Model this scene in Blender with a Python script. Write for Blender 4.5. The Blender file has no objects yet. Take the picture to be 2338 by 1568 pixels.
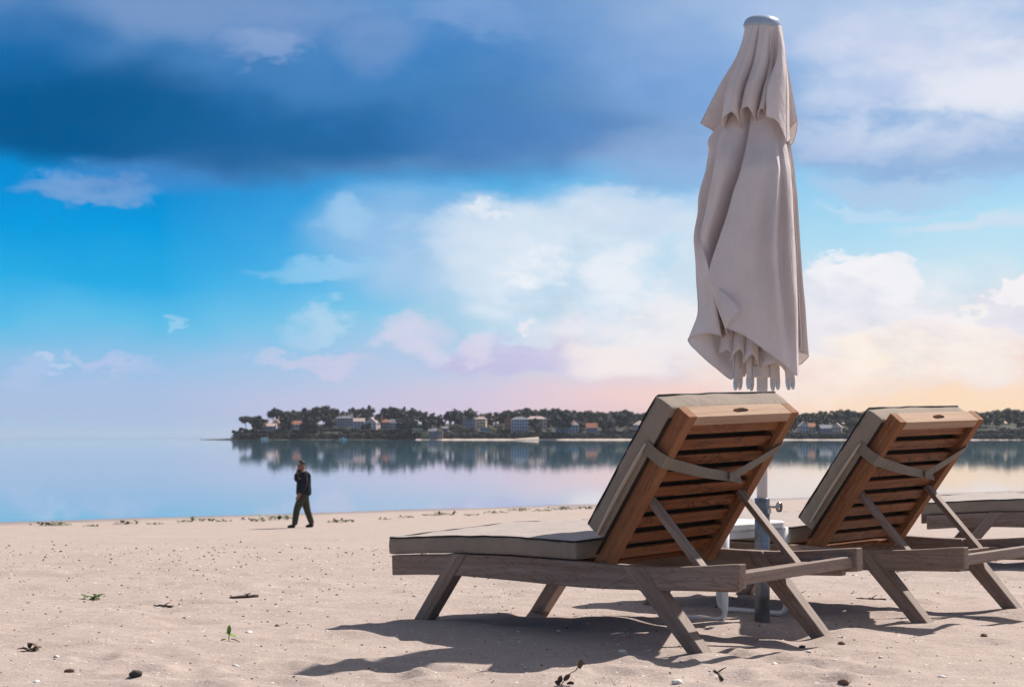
import bpy, bmesh, math, random
from mathutils import Vector, Matrix, noise

random.seed(7)
R = math.radians
scene = bpy.context.scene
col = scene.collection

# ------------------------------------------------------------------ camera, exposure
F = 4300.0            # focal length in units of a 2337 px wide frame
CX, HY = 1168.0, 996.0  # principal column, horizon row in that frame
ZC = 0.80             # camera height over the dry sand
EXPO = 0.45
cam = bpy.data.cameras.new('camera'); cam_o = bpy.data.objects.new('camera', cam); col.objects.link(cam_o)
cam_o.location = (0, 0, ZC); cam_o.rotation_euler = (R(90), 0, 0)
cam.sensor_width = 36; cam.lens = 36 * F / 2337.0
cam.shift_y = (HY - 784) / 2337.0
cam.clip_start = 0.1; cam.clip_end = 60000
cam.dof.use_dof = True; cam.dof.focus_distance = 7.4; cam.dof.aperture_fstop = 11
scene.camera = cam_o
scene.view_settings.view_transform = 'Standard'
scene.view_settings.look = 'None'
scene.view_settings.gamma = 1
scene.view_settings.exposure = EXPO
scene.view_settings.use_curve_mapping = False
scene.cycles.max_bounces = 7
scene.cycles.transparent_max_bounces = 12
scene.cycles.volume_bounces = 0
scene.cycles.use_denoising = True
scene.cycles.use_adaptive_sampling = True; scene.cycles.adaptive_threshold = .015; scene.cycles.adaptive_min_samples = 24

# ------------------------------------------------------------------ node helpers
class NT:
    def __init__(s, tree): s.t = tree; s.n = tree.nodes; s.l = tree.links
    def node(s, typ, **kw):
        n = s.n.new(typ)
        for k, v in kw.items(): setattr(n, k, v)
        return n
    def put(s, sock, v):
        if hasattr(v, 'is_output'): s.l.new(v, sock)
        elif isinstance(v, (tuple, list)):
            v = tuple(v)
            sock.default_value = v if len(v) == len(sock.default_value) else (v + (1.0,))[:len(sock.default_value)]
        else: sock.default_value = v
    def m(s, op, a, b=0.0, c=0.0, clamp=False):
        n = s.n.new('ShaderNodeMath'); n.operation = op; n.use_clamp = clamp
        s.put(n.inputs[0], a); s.put(n.inputs[1], b); s.put(n.inputs[2], c)
        return n.outputs[0]
    def vm(s, op, a, b=(0, 0, 0)):
        n = s.n.new('ShaderNodeVectorMath'); n.operation = op
        s.put(n.inputs[0], a); s.put(n.inputs[1], b)
        return n.outputs[0]
    def smooth(s, v, a, b, lo=0.0, hi=1.0, kind='SMOOTHSTEP'):
        n = s.n.new('ShaderNodeMapRange'); n.interpolation_type = kind
        s.put(n.inputs[0], v)
        for i, x in zip((1, 2, 3, 4), (a, b, lo, hi)): s.put(n.inputs[i], x)
        return n.outputs[0]
    def mix(s, f, a, b, mode='MIX'):
        n = s.n.new('ShaderNodeMix'); n.data_type = 'RGBA'; n.blend_type = mode; n.clamp_factor = True
        s.put(n.inputs[0], f); s.put(n.inputs[6], a); s.put(n.inputs[7], b)
        return n.outputs[2]
    def noise(s, vec, scale=5, detail=4, rough=.5, out=0, dist=0.0):
        n = s.n.new('ShaderNodeTexNoise'); s.put(n.inputs['Vector'], vec)
        n.inputs['Scale'].default_value = scale; n.inputs['Detail'].default_value = detail
        n.inputs['Roughness'].default_value = rough; n.inputs['Distortion'].default_value = dist
        return n.outputs[out]
    def ramp(s, f, stops, interp='LINEAR'):
        n = s.n.new('ShaderNodeValToRGB'); n.color_ramp.interpolation = interp
        e = n.color_ramp.elements
        while len(e) < len(stops): e.new(0.5)
        for el, (p, c) in zip(e, stops): el.position = p; el.color = tuple(c[:3]) + (1,)
        s.put(n.inputs[0], f)
        return n.outputs[0]
    def map(s, vec, scale=(1, 1, 1), loc=(0, 0, 0)):
        n = s.n.new('ShaderNodeMapping'); s.put(n.inputs[0], vec)
        s.put(n.inputs[1], loc); s.put(n.inputs[3], scale)
        return n.outputs[0]

def lin(h):
    h = h.lstrip('#'); out = []
    for i in (0, 2, 4):
        c = int(h[i:i+2], 16) / 255
        out.append(c / 12.92 if c <= .04045 else ((c + .055) / 1.055) ** 2.4)
    return out

# ------------------------------------------------------------------ sun direction, world sky
SUN_AZ, SUN_EL = R(46), R(46.5)       # azimuth measured from the view direction towards the right
sun_dir = Vector((math.sin(SUN_AZ) * math.cos(SUN_EL), math.cos(SUN_AZ) * math.cos(SUN_EL), math.sin(SUN_EL)))
sun = bpy.data.lights.new('sun', 'SUN'); sun.energy = 4.7; sun.angle = R(0.6); sun.color = (1.0, .91, .83)
sun_o = bpy.data.objects.new('sun', sun); col.objects.link(sun_o)
sun_o.location = (20, 20, 30); sun_o.rotation_euler = sun_dir.to_track_quat('Z', 'Y').to_euler()

def build_world():
    w = bpy.data.worlds.new('World'); scene.world = w; w.use_nodes = True
    t = NT(w.node_tree); t.n.clear()
    g = 2.0 ** (-EXPO)
    C = lambda h: tuple(x * g for x in lin(h))
    aD = lambda x: math.degrees(math.atan((x - CX) / F))
    def eD(x, y): return math.degrees(math.atan((HY - y) / F * math.cos(math.atan((x - CX) / F))))
    d = t.node('ShaderNodeTexCoord').outputs['Generated']
    d = t.vm('NORMALIZE', d)
    sp = t.node('ShaderNodeSeparateXYZ'); t.l.new(d, sp.inputs[0]); X, Y, Z = sp.outputs
    deg = 180 / math.pi
    A = t.m('MULTIPLY', t.m('ARCTAN2', X, Y), deg)
    E = t.m('MULTIPLY', t.m('ARCSINE', Z), deg)
    # soft turbulence in direction space (stretched along the horizon)
    nv = t.map(d, (1, 1, 2.1))
    n1 = t.noise(nv, 7.0, 3, .55, out=1); n2 = t.noise(t.map(nv, (1, 1, 1), (3.1, 1.7, 5.2)), 22.0, 4, .6, out=1)
    n3 = t.noise(t.map(nv, (1, 1, 1), (9.1, 4.7, 2.2)), 62.0, 3, .65, out=1)
    cb = t.node('ShaderNodeCombineXYZ'); t.l.new(A, cb.inputs[0]); t.l.new(E, cb.inputs[1]); AEv = cb.outputs[0]
    def warp(k1, k2, k3):
        v = t.vm('ADD', t.vm('MULTIPLY', t.vm('SUBTRACT', n1, (.5, .5, .5)), (k1 * 1.6, k1, 0)),
                 t.vm('MULTIPLY', t.vm('SUBTRACT', n2, (.5, .5, .5)), (k2 * 1.4, k2, 0)))
        v = t.vm('ADD', v, t.vm('MULTIPLY', t.vm('SUBTRACT', n3, (.5, .5, .5)), (k3, k3, 0)))
        s_ = t.node('ShaderNodeSeparateXYZ'); t.l.new(v, s_.inputs[0])
        return t.m('ADD', A, s_.outputs[0]), t.m('ADD', E, s_.outputs[1]), t.vm('ADD', v, AEv)
    Aw, Ew, Vw = warp(3.0, 1.9, .6)       # wispy
    Ac, Ec, Vc = warp(.7, 2.0, 1.25)        # cumulus: small lumps
    As, Es, Vs = warp(2.2, .8, .1)         # very soft
    # clear sky: three columns of colour, warm towards the sun's azimuth
    cosw = t.m('COSINE', t.m('MULTIPLY', t.m('SUBTRACT', A, 46), math.pi / 180))
    wl = t.smooth(cosw, .55, .73, kind='LINEAR'); wr = t.smooth(cosw, .68, .84, kind='LINEAR')
    Ee = t.m('DIVIDE', Es, 40.0)
    def colr(stops): return t.ramp(Ee, [(max(0, eD(1168, y)) / 40, C(h)) for y, h in stops] + [(22 / 40, C(stops[-1][1])), (1.0, C('#2f78c8'))])
    L = colr([(996, '#a6c4e0'), (960, '#a9bfe0'), (900, '#a8c0e3'), (820, '#90c0e6'), (740, '#5fbde8'), (640, '#22abe6'), (540, '#009ce0'), (440, '#008cd6')])
    M = colr([(996, '#dcbfd4'), (930, '#e2c8da'), (870, '#dfccde'), (800, '#c6d0e6'), (720, '#a0d2ec'), (620, '#84caec'), (500, '#62b8e8'), (420, '#4aaae2')])
    Rr = colr([(996, '#fcd6b2'), (930, '#fedcb8'), (870, '#fcdcc6'), (800, '#f3dfda'), (720, '#dbe4ec'), (620, '#c2e2f2'), (520, '#b2def4'), (440, '#a2d2f2')])
    c = t.mix(wr, t.mix(wl, L, M), Rr)
    s2_ = t.node('ShaderNodeSeparateXYZ'); t.l.new(n2, s2_.inputs[0]); s3_ = t.node('ShaderNodeSeparateXYZ'); t.l.new(n3, s3_.inputs[0])
    lump = t.m('ADD', t.m('MULTIPLY', s2_.outputs[2], .72), t.m('MULTIPLY', s3_.outputs[2], .28))
    puff = t.smooth(lump, .38, .68); dip = t.smooth(lump, .54, .32)
    def blob(x, y, rx, ry, colour, strength, AE=(Aw, Ew, Vw), power=None, tex=None):
        nonlocal c
        a, e = aD(x), eD(x, y); sa = math.degrees(rx / F); se = math.degrees(ry / F)
        vn = t.n.new('ShaderNodeVectorMath'); vn.operation = 'MULTIPLY_ADD'
        t.l.new(AE[2], vn.inputs[0]); vn.inputs[1].default_value = (1/sa, 1/se, 0); vn.inputs[2].default_value = (-a/sa, -e/se, 0)
        dn_ = t.n.new('ShaderNodeVectorMath'); dn_.operation = 'DOT_PRODUCT'; t.l.new(vn.outputs[0], dn_.inputs[0]); t.l.new(vn.outputs[0], dn_.inputs[1])
        r2 = dn_.outputs['Value']
        f = t.smooth(r2, 1.0, 0.0 if power is None else power, 0, strength)
        if tex is not None: f = t.m('MULTIPLY', f, tex)
        c = t.mix(f, c, C(colour))
    S = (As, Es, Vs); K = (Ac, Ec, Vc)
    # pale middle cloud bank
    blob(960, 560, 330, 150, '#9fc3e8', .75, S)
    blob(1010, 640, 260, 110, '#a9cbe8', .5)
    blob(1320, 640, 420, 230, '#cfe0f0', .8, S)
    blob(1330, 520, 330, 80, '#cfdff0', .7)
    blob(1500, 500, 300, 70, '#cfdcf0', .5)
    blob(1540, 640, 160, 170, '#d8e6f2', .7)
    blob(1250, 620, 110, 48, '#f4f6fb', .8, K)
    blob(1110, 640, 130, 90, '#dfeaf5', .55)
    blob(1150, 560, 190, 90, '#dce8f4', .7)
    blob(1430, 640, 80, 80, '#eef1f8', .75)
    blob(1290, 705, 130, 36, '#bcd7e8', .75)
    blob(1510, 600, 55, 80, '#b9dcf0', .65)
    blob(1000, 725, 170, 45, '#abcfe4', .5)
    blob(1450, 760, 330, 90, '#ece7ee', .85)
    blob(1550, 740, 200, 100, '#f3efef', .75)
    blob(1140, 795, 270, 34, '#c3bfe2', .9)
    blob(1330, 790, 120, 50, '#d6cbe2', .6)
    blob(1420, 800, 150, 60, '#f6ebe8', .9)
    blob(930, 760, 110, 50, '#d9d6ea', .8)
    blob(1070, 780, 60, 30, '#e4deee', .6)
    blob(1320, 640, 380, 220, '#eef2fa', .5, S, None, puff)
    blob(1300, 660, 360, 170, '#b4d4ea', .6, S, None, dip)
    blob(1000, 600, 200, 120, '#b9d4ee', .6, S, None, puff)
    blob(1100, 490, 34, 16, '#e4ebf6', .8, K)
    blob(1185, 738, 24, 16, '#f2ecf4', .7, K)
    # small puffs on the left
    blob(850, 508, 110, 36, '#a4cdee', .65)
    blob(700, 597, 190, 26, '#a0d0f0', .6)
    blob(745, 728, 55, 50, '#b9d8ee', .45, K)
    blob(700, 735, 100, 40, '#c3d9ee', .4)
    blob(640, 820, 80, 22, '#d0cfe8', .5, K)
    blob(760, 815, 110, 30, '#d6cde6', .6, K)
    blob(390, 722, 22, 28, '#a9d2f0', .6, K)
    blob(105, 836, 40, 20, '#bcd0ee', .8, K)
    blob(170, 822, 30, 34, '#b8cbec', .6, K)
    blob(270, 850, 110, 30, '#c0c8ea', .6, K)
    blob(40, 850, 60, 30, '#b4c8ea', .5, K)
    # sun-side cumulus over the right shore
    blob(1950, 820, 420, 110, '#f3e7e4', .9, K, .55)
    blob(1870, 720, 125, 110, '#e6e6ef', .92, K, .4)
    blob(1985, 700, 135, 120, '#e8e8f0', .92, K, .4)
    blob(2040, 650, 74, 64, '#eff0f6', .92, K, .35)
    blob(1900, 640, 64, 44, '#eff0f6', .9, K, .3)
    blob(1960, 625, 74, 40, '#f2f2f8', .85, K, .3)
    blob(1930, 700, 110, 40, '#d9dfee', .6)
    blob(1900, 780, 140, 40, '#dfdbe6', .6)
    blob(1700, 905, 500, 55, '#f8d2c8', .5, S)
    blob(2130, 760, 80, 55, '#f1eaee', .95, K, .6)
    blob(2240, 740, 50, 44, '#f4efef', .95, K, .6)
    blob(2330, 720, 85, 80, '#e3e1ec', .97, K, .6)
    blob(2320, 680, 50, 30, '#f6f3f6', .9, K, .6)
    blob(2150, 800, 240, 60, '#f8ece6', .85, K, .4)
    blob(1990, 850, 300, 60, '#fdebd8', .75)
    blob(2050, 920, 420, 60, '#fddfc0', .7, S)
    blob(2080, 870, 300, 34, '#f9dfd2', .6)
    blob(1780, 860, 260, 50, '#f4dcd6', .6)
    blob(2060, 740, 420, 170, '#fbf8f8', .5, S, None, puff)
    blob(2060, 760, 420, 150, '#d3d6e6', .45, S, None, dip)
    blob(2050, 850, 420, 90, '#fff3e2', .5, S, None, puff)
    # high dark deck across the top: its lower edge is a line in elevation that drifts with azimuth
    edgeE = t.ramp(t.smooth(Aw, -16, 16, kind='LINEAR'),
                   [((aD(x) + 16) / 32, (eD(x, y) / 14,) * 3) for x, y in
                    [(0, 376), (300, 400), (600, 420), (900, 432), (1080, 428), (1260, 400), (1500, 380), (1800, 400), (2100, 430), (2337, 415)]])
    dE = t.m('SUBTRACT', Es, t.m('MULTIPLY', edgeE, 14))
    deck = t.smooth(dE, -.35, .55)
    far_fade = t.smooth(E, 14, 34, 1, .55)
    dn = t.noise(t.map(nv, (1, 1, 1.2), (1.3, 7.7, .4)), 9.0, 3, .5)
    dl = t.ramp(t.m('ADD', t.m('DIVIDE', dE, 7.0), t.m('MULTIPLY', t.m('SUBTRACT', dn, .5), .5)),
                [(0, C('#0c629e')), (.12, C('#005a98')), (.35, C('#1266a4')), (.55, C('#5888be')), (.8, C('#7d9dcb')), (1, C('#4a86bf'))])
    dr = t.ramp(t.m('ADD', t.m('DIVIDE', dE, 7.0), t.m('MULTIPLY', t.m('SUBTRACT', dn, .5), .7)),
                [(0, C('#a5c0e2')), (.15, C('#8fb0dc')), (.4, C('#98b6e0')), (.6, C('#9fbbe4')), (.8, C('#bccbe8')), (1, C('#a4c0e6'))])
    dm = t.ramp(t.m('ADD', t.m('DIVIDE', dE, 7.0), t.m('MULTIPLY', t.m('SUBTRACT', dn, .5), .6)),
                [(0, C('#5688bc')), (.12, C('#3a76b0')), (.35, C('#427fba')), (.6, C('#4784c2')), (.8, C('#6494cb')), (1, C('#769fd0'))])
    dk = t.mix(t.smooth(cosw, .66, .82), t.mix(t.smooth(cosw, .50, .66), dl, dm), dr)
    deck_f = t.m('MULTIPLY', deck, t.smooth(cosw, .70, .86, .97, .85))
    c = t.mix(deck_f, c, dk)
    blob(200, 425, 190, 42, '#7ba4d6', .8, K)
    blob(330, 400, 260, 50, '#4f86c4', .55, S)
    blob(120, 260, 520, 140, '#00568f', .85, S)
    blob(620, 320, 520, 110, '#0e609c', .7, S)
    blob(60, 90, 200, 120, '#1a6cae', .5, S)
    blob(480, 50, 460, 90, '#84a0cd', .6, S)
    blob(600, 108, 130, 50, '#8fa9d4', .6, K)
    blob(860, 110, 140, 80, '#7f9fcf', .5, S)
    blob(1080, 40, 200, 70, '#8eacdc', .45)
    blob(1200, 330, 330, 110, '#4a80be', .6, S)
    blob(1560, 380, 330, 90, '#93b0da', .7, S)
    blob(1560, 200, 220, 120, '#7aa4da', .6, S)
    blob(2180, 130, 320, 140, '#d8def0', .85)
    blob(2290, 170, 170, 110, '#e9ebf5', .8)
    blob(1950, 60, 230, 80, '#c4d0ec', .8)
    blob(1980, 190, 200, 90, '#b6c9ea', .8)
    blob(1920, 330, 200, 60, '#b9cae8', .8)
    blob(2230, 320, 240, 60, '#a9c0e4', .7)
    blob(2230, 380, 240, 50, '#93b3dc', .6)
    blob(2060, 440, 220, 40, '#b4cae8', .7)
    blob(2230, 525, 170, 30, '#cfe0f0', .85)
    blob(2050, 488, 170, 18, '#c2dbf0', .7)
    blob(1500, 100, 160, 90, '#86a9dc', .4)
    blob(2150, 180, 420, 240, '#e9ecf6', .55, S, None, puff)
    blob(2150, 330, 420, 130, '#8fb0d8', .25, S, None, dip)
    blob(1500, 250, 400, 220, '#6f9cd4', .4, S, None, dip)
    blob(900, 180, 700, 220, '#2f78be', .4, S, None, dip)
    # unseen overhead: neutral grey cloud, toned to keep the ambient light from going blue
    over = t.mix(t.smooth(dn, .35, .65), C('#7d7b84'), C('#a3a0a3'))
    c = t.mix(t.smooth(E, 15, 32), c, over)
    bg = t.node('ShaderNodeBackground'); t.put(bg.inputs[0], c); bg.inputs[1].default_value = 1.0
    sky = t.node('ShaderNodeTexSky', sky_type='NISHITA'); sky.sun_disc = False
    sky.sun_elevation = SUN_EL; sky.sun_rotation = SUN_AZ; sky.air_density = 1.0; sky.dust_density = 1.5
    bgn = t.node('ShaderNodeBackground'); t.l.new(sky.outputs[0], bgn.inputs[0]); bgn.inputs[1].default_value = 0.10
    # overhead, gaps between the clouds open to the plain daylight sky
    gaps = t.smooth(t.noise(t.map(nv, (1, 1, 1), (2, 5, 8)), 3.0, 3, .55), .42, .62)
    f = t.m('MULTIPLY', t.smooth(E, 16, 40), t.m('MULTIPLY_ADD', gaps, .35, .1))
    ms = t.node('ShaderNodeMixShader'); t.put(ms.inputs[0], f); t.l.new(bg.outputs[0], ms.inputs[1]); t.l.new(bgn.outputs[0], ms.inputs[2])
    w.cycles.sampling_method = 'MANUAL'; w.cycles.sample_map_resolution = 256
    out = t.node('ShaderNodeOutputWorld'); t.l.new(ms.outputs[0], out.inputs[0])
build_world()

# ------------------------------------------------------------------ object helpers
def tag(o, label=None, cat=None, group=None, kind=None):
    if label: o['label'] = label
    if cat: o['category'] = cat
    if group: o['group'] = group
    if kind: o['kind'] = kind
    return o

def empty(name, loc=(0, 0, 0), rot=(0, 0, 0), parent=None):
    o = bpy.data.objects.new(name, None); col.objects.link(o)
    o.location = loc; o.rotation_euler = rot; o.parent = parent; o.empty_display_size = .1
    return o

def link(name, me, mat=None, parent=None, smooth=False, matrix=None):
    o = bpy.data.objects.new(name, me); col.objects.link(o)
    if mat is not None and not me.materials: me.materials.append(mat)
    if parent is not None: o.parent = parent
    if matrix is not None: o.matrix_basis = matrix
    if smooth:
        for p in me.polygons: p.use_smooth = True
    return o

def mesh(name, verts, faces):
    me = bpy.data.meshes.new(name); me.from_pydata([tuple(v) for v in verts], [], faces); me.update()
    return me

def from_bm(name, bm):
    me = bpy.data.meshes.new(name); bmesh.ops.recalc_face_normals(bm, faces=bm.faces); bm.to_mesh(me); bm.free()
    return me

def bevel_mesh(me, off=.003, seg=2):
    bm = bmesh.new(); bm.from_mesh(me)
    bmesh.ops.recalc_face_normals(bm, faces=bm.faces)
    ed = [e for e in bm.edges if len(e.link_faces) == 2 and e.calc_face_angle(0) > R(28)]
    bmesh.ops.bevel(bm, geom=ed, offset=off, segments=seg, profile=.5, affect='EDGES', clamp_overlap=True)
    bm.to_mesh(me); bm.free(); me.update()
    return me

def frame(p, x, yhint):
    x = Vector(x).normalized(); z = x.cross(Vector(yhint)).normalized(); y = z.cross(x)
    return Matrix(((x.x, y.x, z.x, p[0]), (x.y, y.y, z.y, p[1]), (x.z, y.z, z.z, p[2]), (0, 0, 0, 1)))

def loft_obj(name, sections, mat, parent, bevel=.003, axis=None, smooth=False):
    """Box-like part through 4-corner sections (in parent space); its own frame has +x along the grain."""
    a = sum((Vector(p) for p in sections[0]), Vector()) / 4; b = sum((Vector(p) for p in sections[-1]), Vector()) / 4
    M = frame((a + b) / 2, b - a, axis or (Vector(sections[0][1]) - Vector(sections[0][0])))
    Mi = M.inverted()
    vs = [Mi @ Vector(p) for s in sections for p in s]; fs = []
    n = len(sections)
    for i in range(n - 1):
        for k in range(4):
            k2 = (k + 1) % 4
            fs.append((i*4+k, i*4+k2, (i+1)*4+k2, (i+1)*4+k))
    fs.append((3, 2, 1, 0)); e = (n-1)*4; fs.append((e, e+1, e+2, e+3))
    me = mesh(name, vs, fs)
    if bevel: bevel_mesh(me, bevel)
    return link(name, me, mat, parent, matrix=M, smooth=False)

def bar(name, p0, p1, w, t, wdir, mat, parent, bevel=.003):
    p0 = Vector(p0); p1 = Vector(p1); x = (p1 - p0).normalized(); wd = Vector(wdir); wd = (wd - x * wd.dot(x)).normalized(); td = x.cross(wd)
    sec = [[p + wd*(a*w/2) + td*(b*t/2) for a, b in ((-1, -1), (1, -1), (1, 1), (-1, 1))] for p in (p0, p1)]
    return loft_obj(name, sec, mat, parent, bevel, axis=wd)

def tube_mesh(name, pts, r, n=8, closed=False, caps=True):
    pts = [Vector(p) for p in pts]; vs = []; fs = []; N = len(pts)
    rr = r if isinstance(r, (list, tuple)) else [r] * N
    up = None
    for i, p in enumerate(pts):
        a = pts[(i-1) % N] if (closed or i > 0) else p; b = pts[(i+1) % N] if (closed or i < N-1) else p
        tdir = (b - a).normalized()
        if up is None: up = Vector((0, 0, 1)) if abs(tdir.z) < .9 else Vector((1, 0, 0))
        s = tdir.cross(up).normalized(); up = s.cross(tdir).normalized()
        for k in range(n):
            ang = 2*math.pi*k/n
            vs.append(p + (s*math.cos(ang) + up*math.sin(ang)) * rr[i])
    for i in range(N if closed else N-1):
        j = (i+1) % N
        for k in range(n):
            k2 = (k+1) % n
            fs.append((i*n+k, i*n+k2, j*n+k2, j*n+k))
    if caps and not closed:
        fs.append(tuple(range(n-1, -1, -1))); fs.append(tuple((N-1)*n + k for k in range(n)))
    return mesh(name, vs, fs)

def lathe_mesh(name, prof, n=24, c=(0, 0)):
    vs = []; fs = []
    for r, z in prof:
        for k in range(n):
            a = 2*math.pi*k/n; vs.append((c[0] + r*math.cos(a), c[1] + r*math.sin(a), z))
    for i in range(len(prof)-1):
        for k in range(n):
            k2 = (k+1) % n; fs.append((i*n+k, i*n+k2, (i+1)*n+k2, (i+1)*n+k))
    fs.append(tuple(range(n-1, -1, -1))); e = (len(prof)-1)*n; fs.append(tuple(e+k for k in range(n)))
    return mesh(name, vs, fs)

def box_mesh(name, c, s):
    x, y, z = c; a, b, h = s[0]/2, s[1]/2, s[2]/2
    v = [(x+i*a, y+j*b, z+k*h) for k in (-1, 1) for j in (-1, 1) for i in (-1, 1)]
    return mesh(name, v, [(0, 2, 3, 1), (4, 5, 7, 6), (0, 1, 5, 4), (2, 6, 7, 3), (0, 4, 6, 2), (1, 3, 7, 5)])

def copy_tree(o, parent=None):
    c = o.copy(); col.objects.link(c); c.parent = parent
    for ch in list(o.children): copy_tree(ch, c)
    return c

# ------------------------------------------------------------------ materials
def mat_new(name):
    m = bpy.data.materials.new(name); m.use_nodes = True
    t = NT(m.node_tree); b = t.n['Principled BSDF']
    return m, t, b

def simple(name, colr, rough=.6, metal=0.0, var=.12, scale=6, bump=0.0, bscale=60, spec=.4):
    m, t, b = mat_new(name)
    oc = t.node('ShaderNodeTexCoord').outputs['Object']
    n = t.noise(oc, scale, 5, .6)
    lo = tuple(c*(1-var) for c in colr); hi = tuple(min(1, c*(1+var)) for c in colr)
    t.put(b.inputs['Base Color'], t.ramp(n, [(.3, lo), (.7, hi)]))
    b.inputs['Roughness'].default_value = rough; b.inputs['Metallic'].default_value = metal
    b.inputs['Specular IOR Level'].default_value = spec
    if bump:
        bp = t.node('ShaderNodeBump'); bp.inputs['Strength'].default_value = bump; bp.inputs['Distance'].default_value = .002
        t.l.new(t.noise(oc, bscale, 4, .6), bp.inputs['Height']); t.l.new(bp.outputs[0], b.inputs['Normal'])
    return m

def wood(name, dark, mid, light, stain, stain_amt=.5, rough=.62):
    m, t, b = mat_new(name)
    oc = t.node('ShaderNodeTexCoord').outputs['Object']
    rnd = t.node('ShaderNodeObjectInfo').outputs['Random']
    off = t.node('ShaderNodeCombineXYZ'); t.put(off.inputs[0], t.m('MULTIPLY', rnd, 13)); t.put(off.inputs[1], t.m('MULTIPLY', rnd, 29)); t.put(off.inputs[2], t.m('MULTIPLY', rnd, 7))
    v = t.vm('ADD', oc, off.outputs[0])
    grain = t.noise(t.map(v, (1.8, 62, 62)), 1, 5, .6, dist=.25)
    fine = t.noise(t.map(v, (12, 420, 420)), 1, 3, .7)
    broad = t.noise(t.map(v, (2.0, 14, 14)), 1, 4, .55, dist=.5)
    c = t.ramp(grain, [(.28, dark), (.5, mid), (.74, light)])
    c = t.mix(t.smooth(broad, .35, .7, 0, .55), c, mid)
    st = t.noise(t.map(v, (5, 22, 22), (4, 2, 1)), 1, 5, .6, dist=1.6)
    band = t.m('MULTIPLY', t.smooth(st, .535, .56), t.smooth(st, .615, .565))
    c = t.mix(t.m('MULTIPLY', band, stain_amt), c, stain)
    c = t.mix(t.smooth(fine, .55, .75, 0, .22), c, dark)
    c = t.mix(t.m('MULTIPLY', t.m('SUBTRACT', rnd, .5), .5, clamp=True), c, light)
    t.put(b.inputs['Base Color'], c)
    b.inputs['Roughness'].default_value = rough; b.inputs['Specular IOR Level'].default_value = .3 if rough < .65 else .08
    bp = t.node('ShaderNodeBump'); bp.inputs['Strength'].default_value = .3; bp.inputs['Distance'].default_value = .001
    t.l.new(t.m('ADD', grain, t.m('MULTIPLY', fine, .5)), bp.inputs['Height']); t.l.new(bp.outputs[0], b.inputs['Normal'])
    return m

def fabric(name, colr, trans=0.0, weave=900, var=.1):
    m, t, b = mat_new(name)
    oc = t.node('ShaderNodeTexCoord').outputs['Object']
    n = t.noise(oc, 5, 5, .6); n2 = t.noise(t.map(oc, (1, 1, .35)), 38, 4, .6)
    f = t.m('ADD', t.m('MULTIPLY', n, .7), t.m('MULTIPLY', n2, .3))
    lo = tuple(c*(1-var) for c in colr); hi = tuple(c*(1+var) for c in colr)
    t.put(b.inputs['Base Color'], t.ramp(f, [(.35, lo), (.65, hi)]))
    b.inputs['Roughness'].default_value = .85; b.inputs['Specular IOR Level'].default_value = .2
    b.inputs['Sheen Weight'].default_value = .15
    w = t.noise(oc, weave, 2, .5)
    bp = t.node('ShaderNodeBump'); bp.inputs['Strength'].default_value = .25; bp.inputs['Distance'].default_value = .001
    t.l.new(t.m('ADD', w, t.m('MULTIPLY', n2, 2.0)), bp.inputs['Height'])
    cr = t.noise(t.map(oc, (1, 1, .45)), 11, 3, .55, dist=1.4)
    ridge = t.m('SUBTRACT', 1.0, t.m('ABSOLUTE', t.m('MULTIPLY_ADD', cr, 4.0, -2.0)), clamp=True)
    b2 = t.node('ShaderNodeBump'); b2.inputs['Strength'].default_value = .28; b2.inputs['Distance'].default_value = .006
    t.l.new(t.m('POWER', ridge, 2.0), b2.inputs['Height']); t.l.new(bp.outputs[0], b2.inputs['Normal']); t.l.new(b2.outputs[0], b.inputs['Normal'])
    if trans:
        tr = t.node('ShaderNodeBsdfTranslucent'); t.put(tr.inputs[0], hi)
        mx = t.node('ShaderNodeMixShader'); mx.inputs[0].default_value = trans
        o = t.n['Material Output']
        t.l.new(b.outputs[0], mx.inputs[1]); t.l.new(tr.outputs[0], mx.inputs[2]); t.l.new(mx.outputs[0], o.inputs[0])
    return m

M = {}
M['grey_wood'] = wood('weathered_teak', (.15, .103, .080), (.232, .170, .137), (.31, .245, .208), (.15, .062, .032), .55)
M['warm_wood'] = wood('oiled_teak', (.085, .023, .007), (.18, .056, .016), (.275, .105, .033), (.045, .011, .004), .95, .5)
M['frame_wood'] = wood('sunbleached_teak', (.16, .062, .028), (.255, .112, .055), (.33, .17, .095), (.13, .042, .018), .5, .7)
M['pale_wood'] = wood('pale_teak', (.30, .19, .125), (.40, .275, .195), (.48, .35, .26), (.28, .15, .085), .3, .75)  # top rail wood, paler than the stiles
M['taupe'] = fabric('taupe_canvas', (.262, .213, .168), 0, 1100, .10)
M['taupe_top'] = fabric('sunlit_canvas', (.40, .345, .31), 0, 1100, .08)  # canvas with the sunlight on the seat top in its colour
M['strap'] = fabric('strap_webbing', (.20, .165, .128), 0, 1400, .08)
M['slat_gap_shade'] = simple('gap_shade_dark', (.035, .026, .02), .9)  # near-black colour standing for the shade behind the back slats
M['lit_flap'] = fabric('lit_flap_canvas', (.52, .44, .35), 0, 1100, .06)
M['piping'] = simple('black_piping', (.012, .013, .015), .7)
M['canvas'] = fabric('parasol_canvas', (.76, .69, .67), .16, 900, .07)
M['white_metal'] = simple('white_paint', (.72, .72, .72), .35, var=.04)
M['cream_pole'] = simple('cream_pole', (.70, .62, .57), .35, var=.04)
M['steel'] = simple('galvanised_steel', (.20, .22, .24), .42, .8, var=.4, scale=14, bump=.2)
M['chrome'] = simple('chrome', (.62, .60, .58), .18, 1.0, var=.1)
M['cap'] = simple('cap_plastic', (.33, .42, .53), .35, var=.05)
M['dark_slot'] = simple('dark_slot', (.10, .04, .018), .8)

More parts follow.
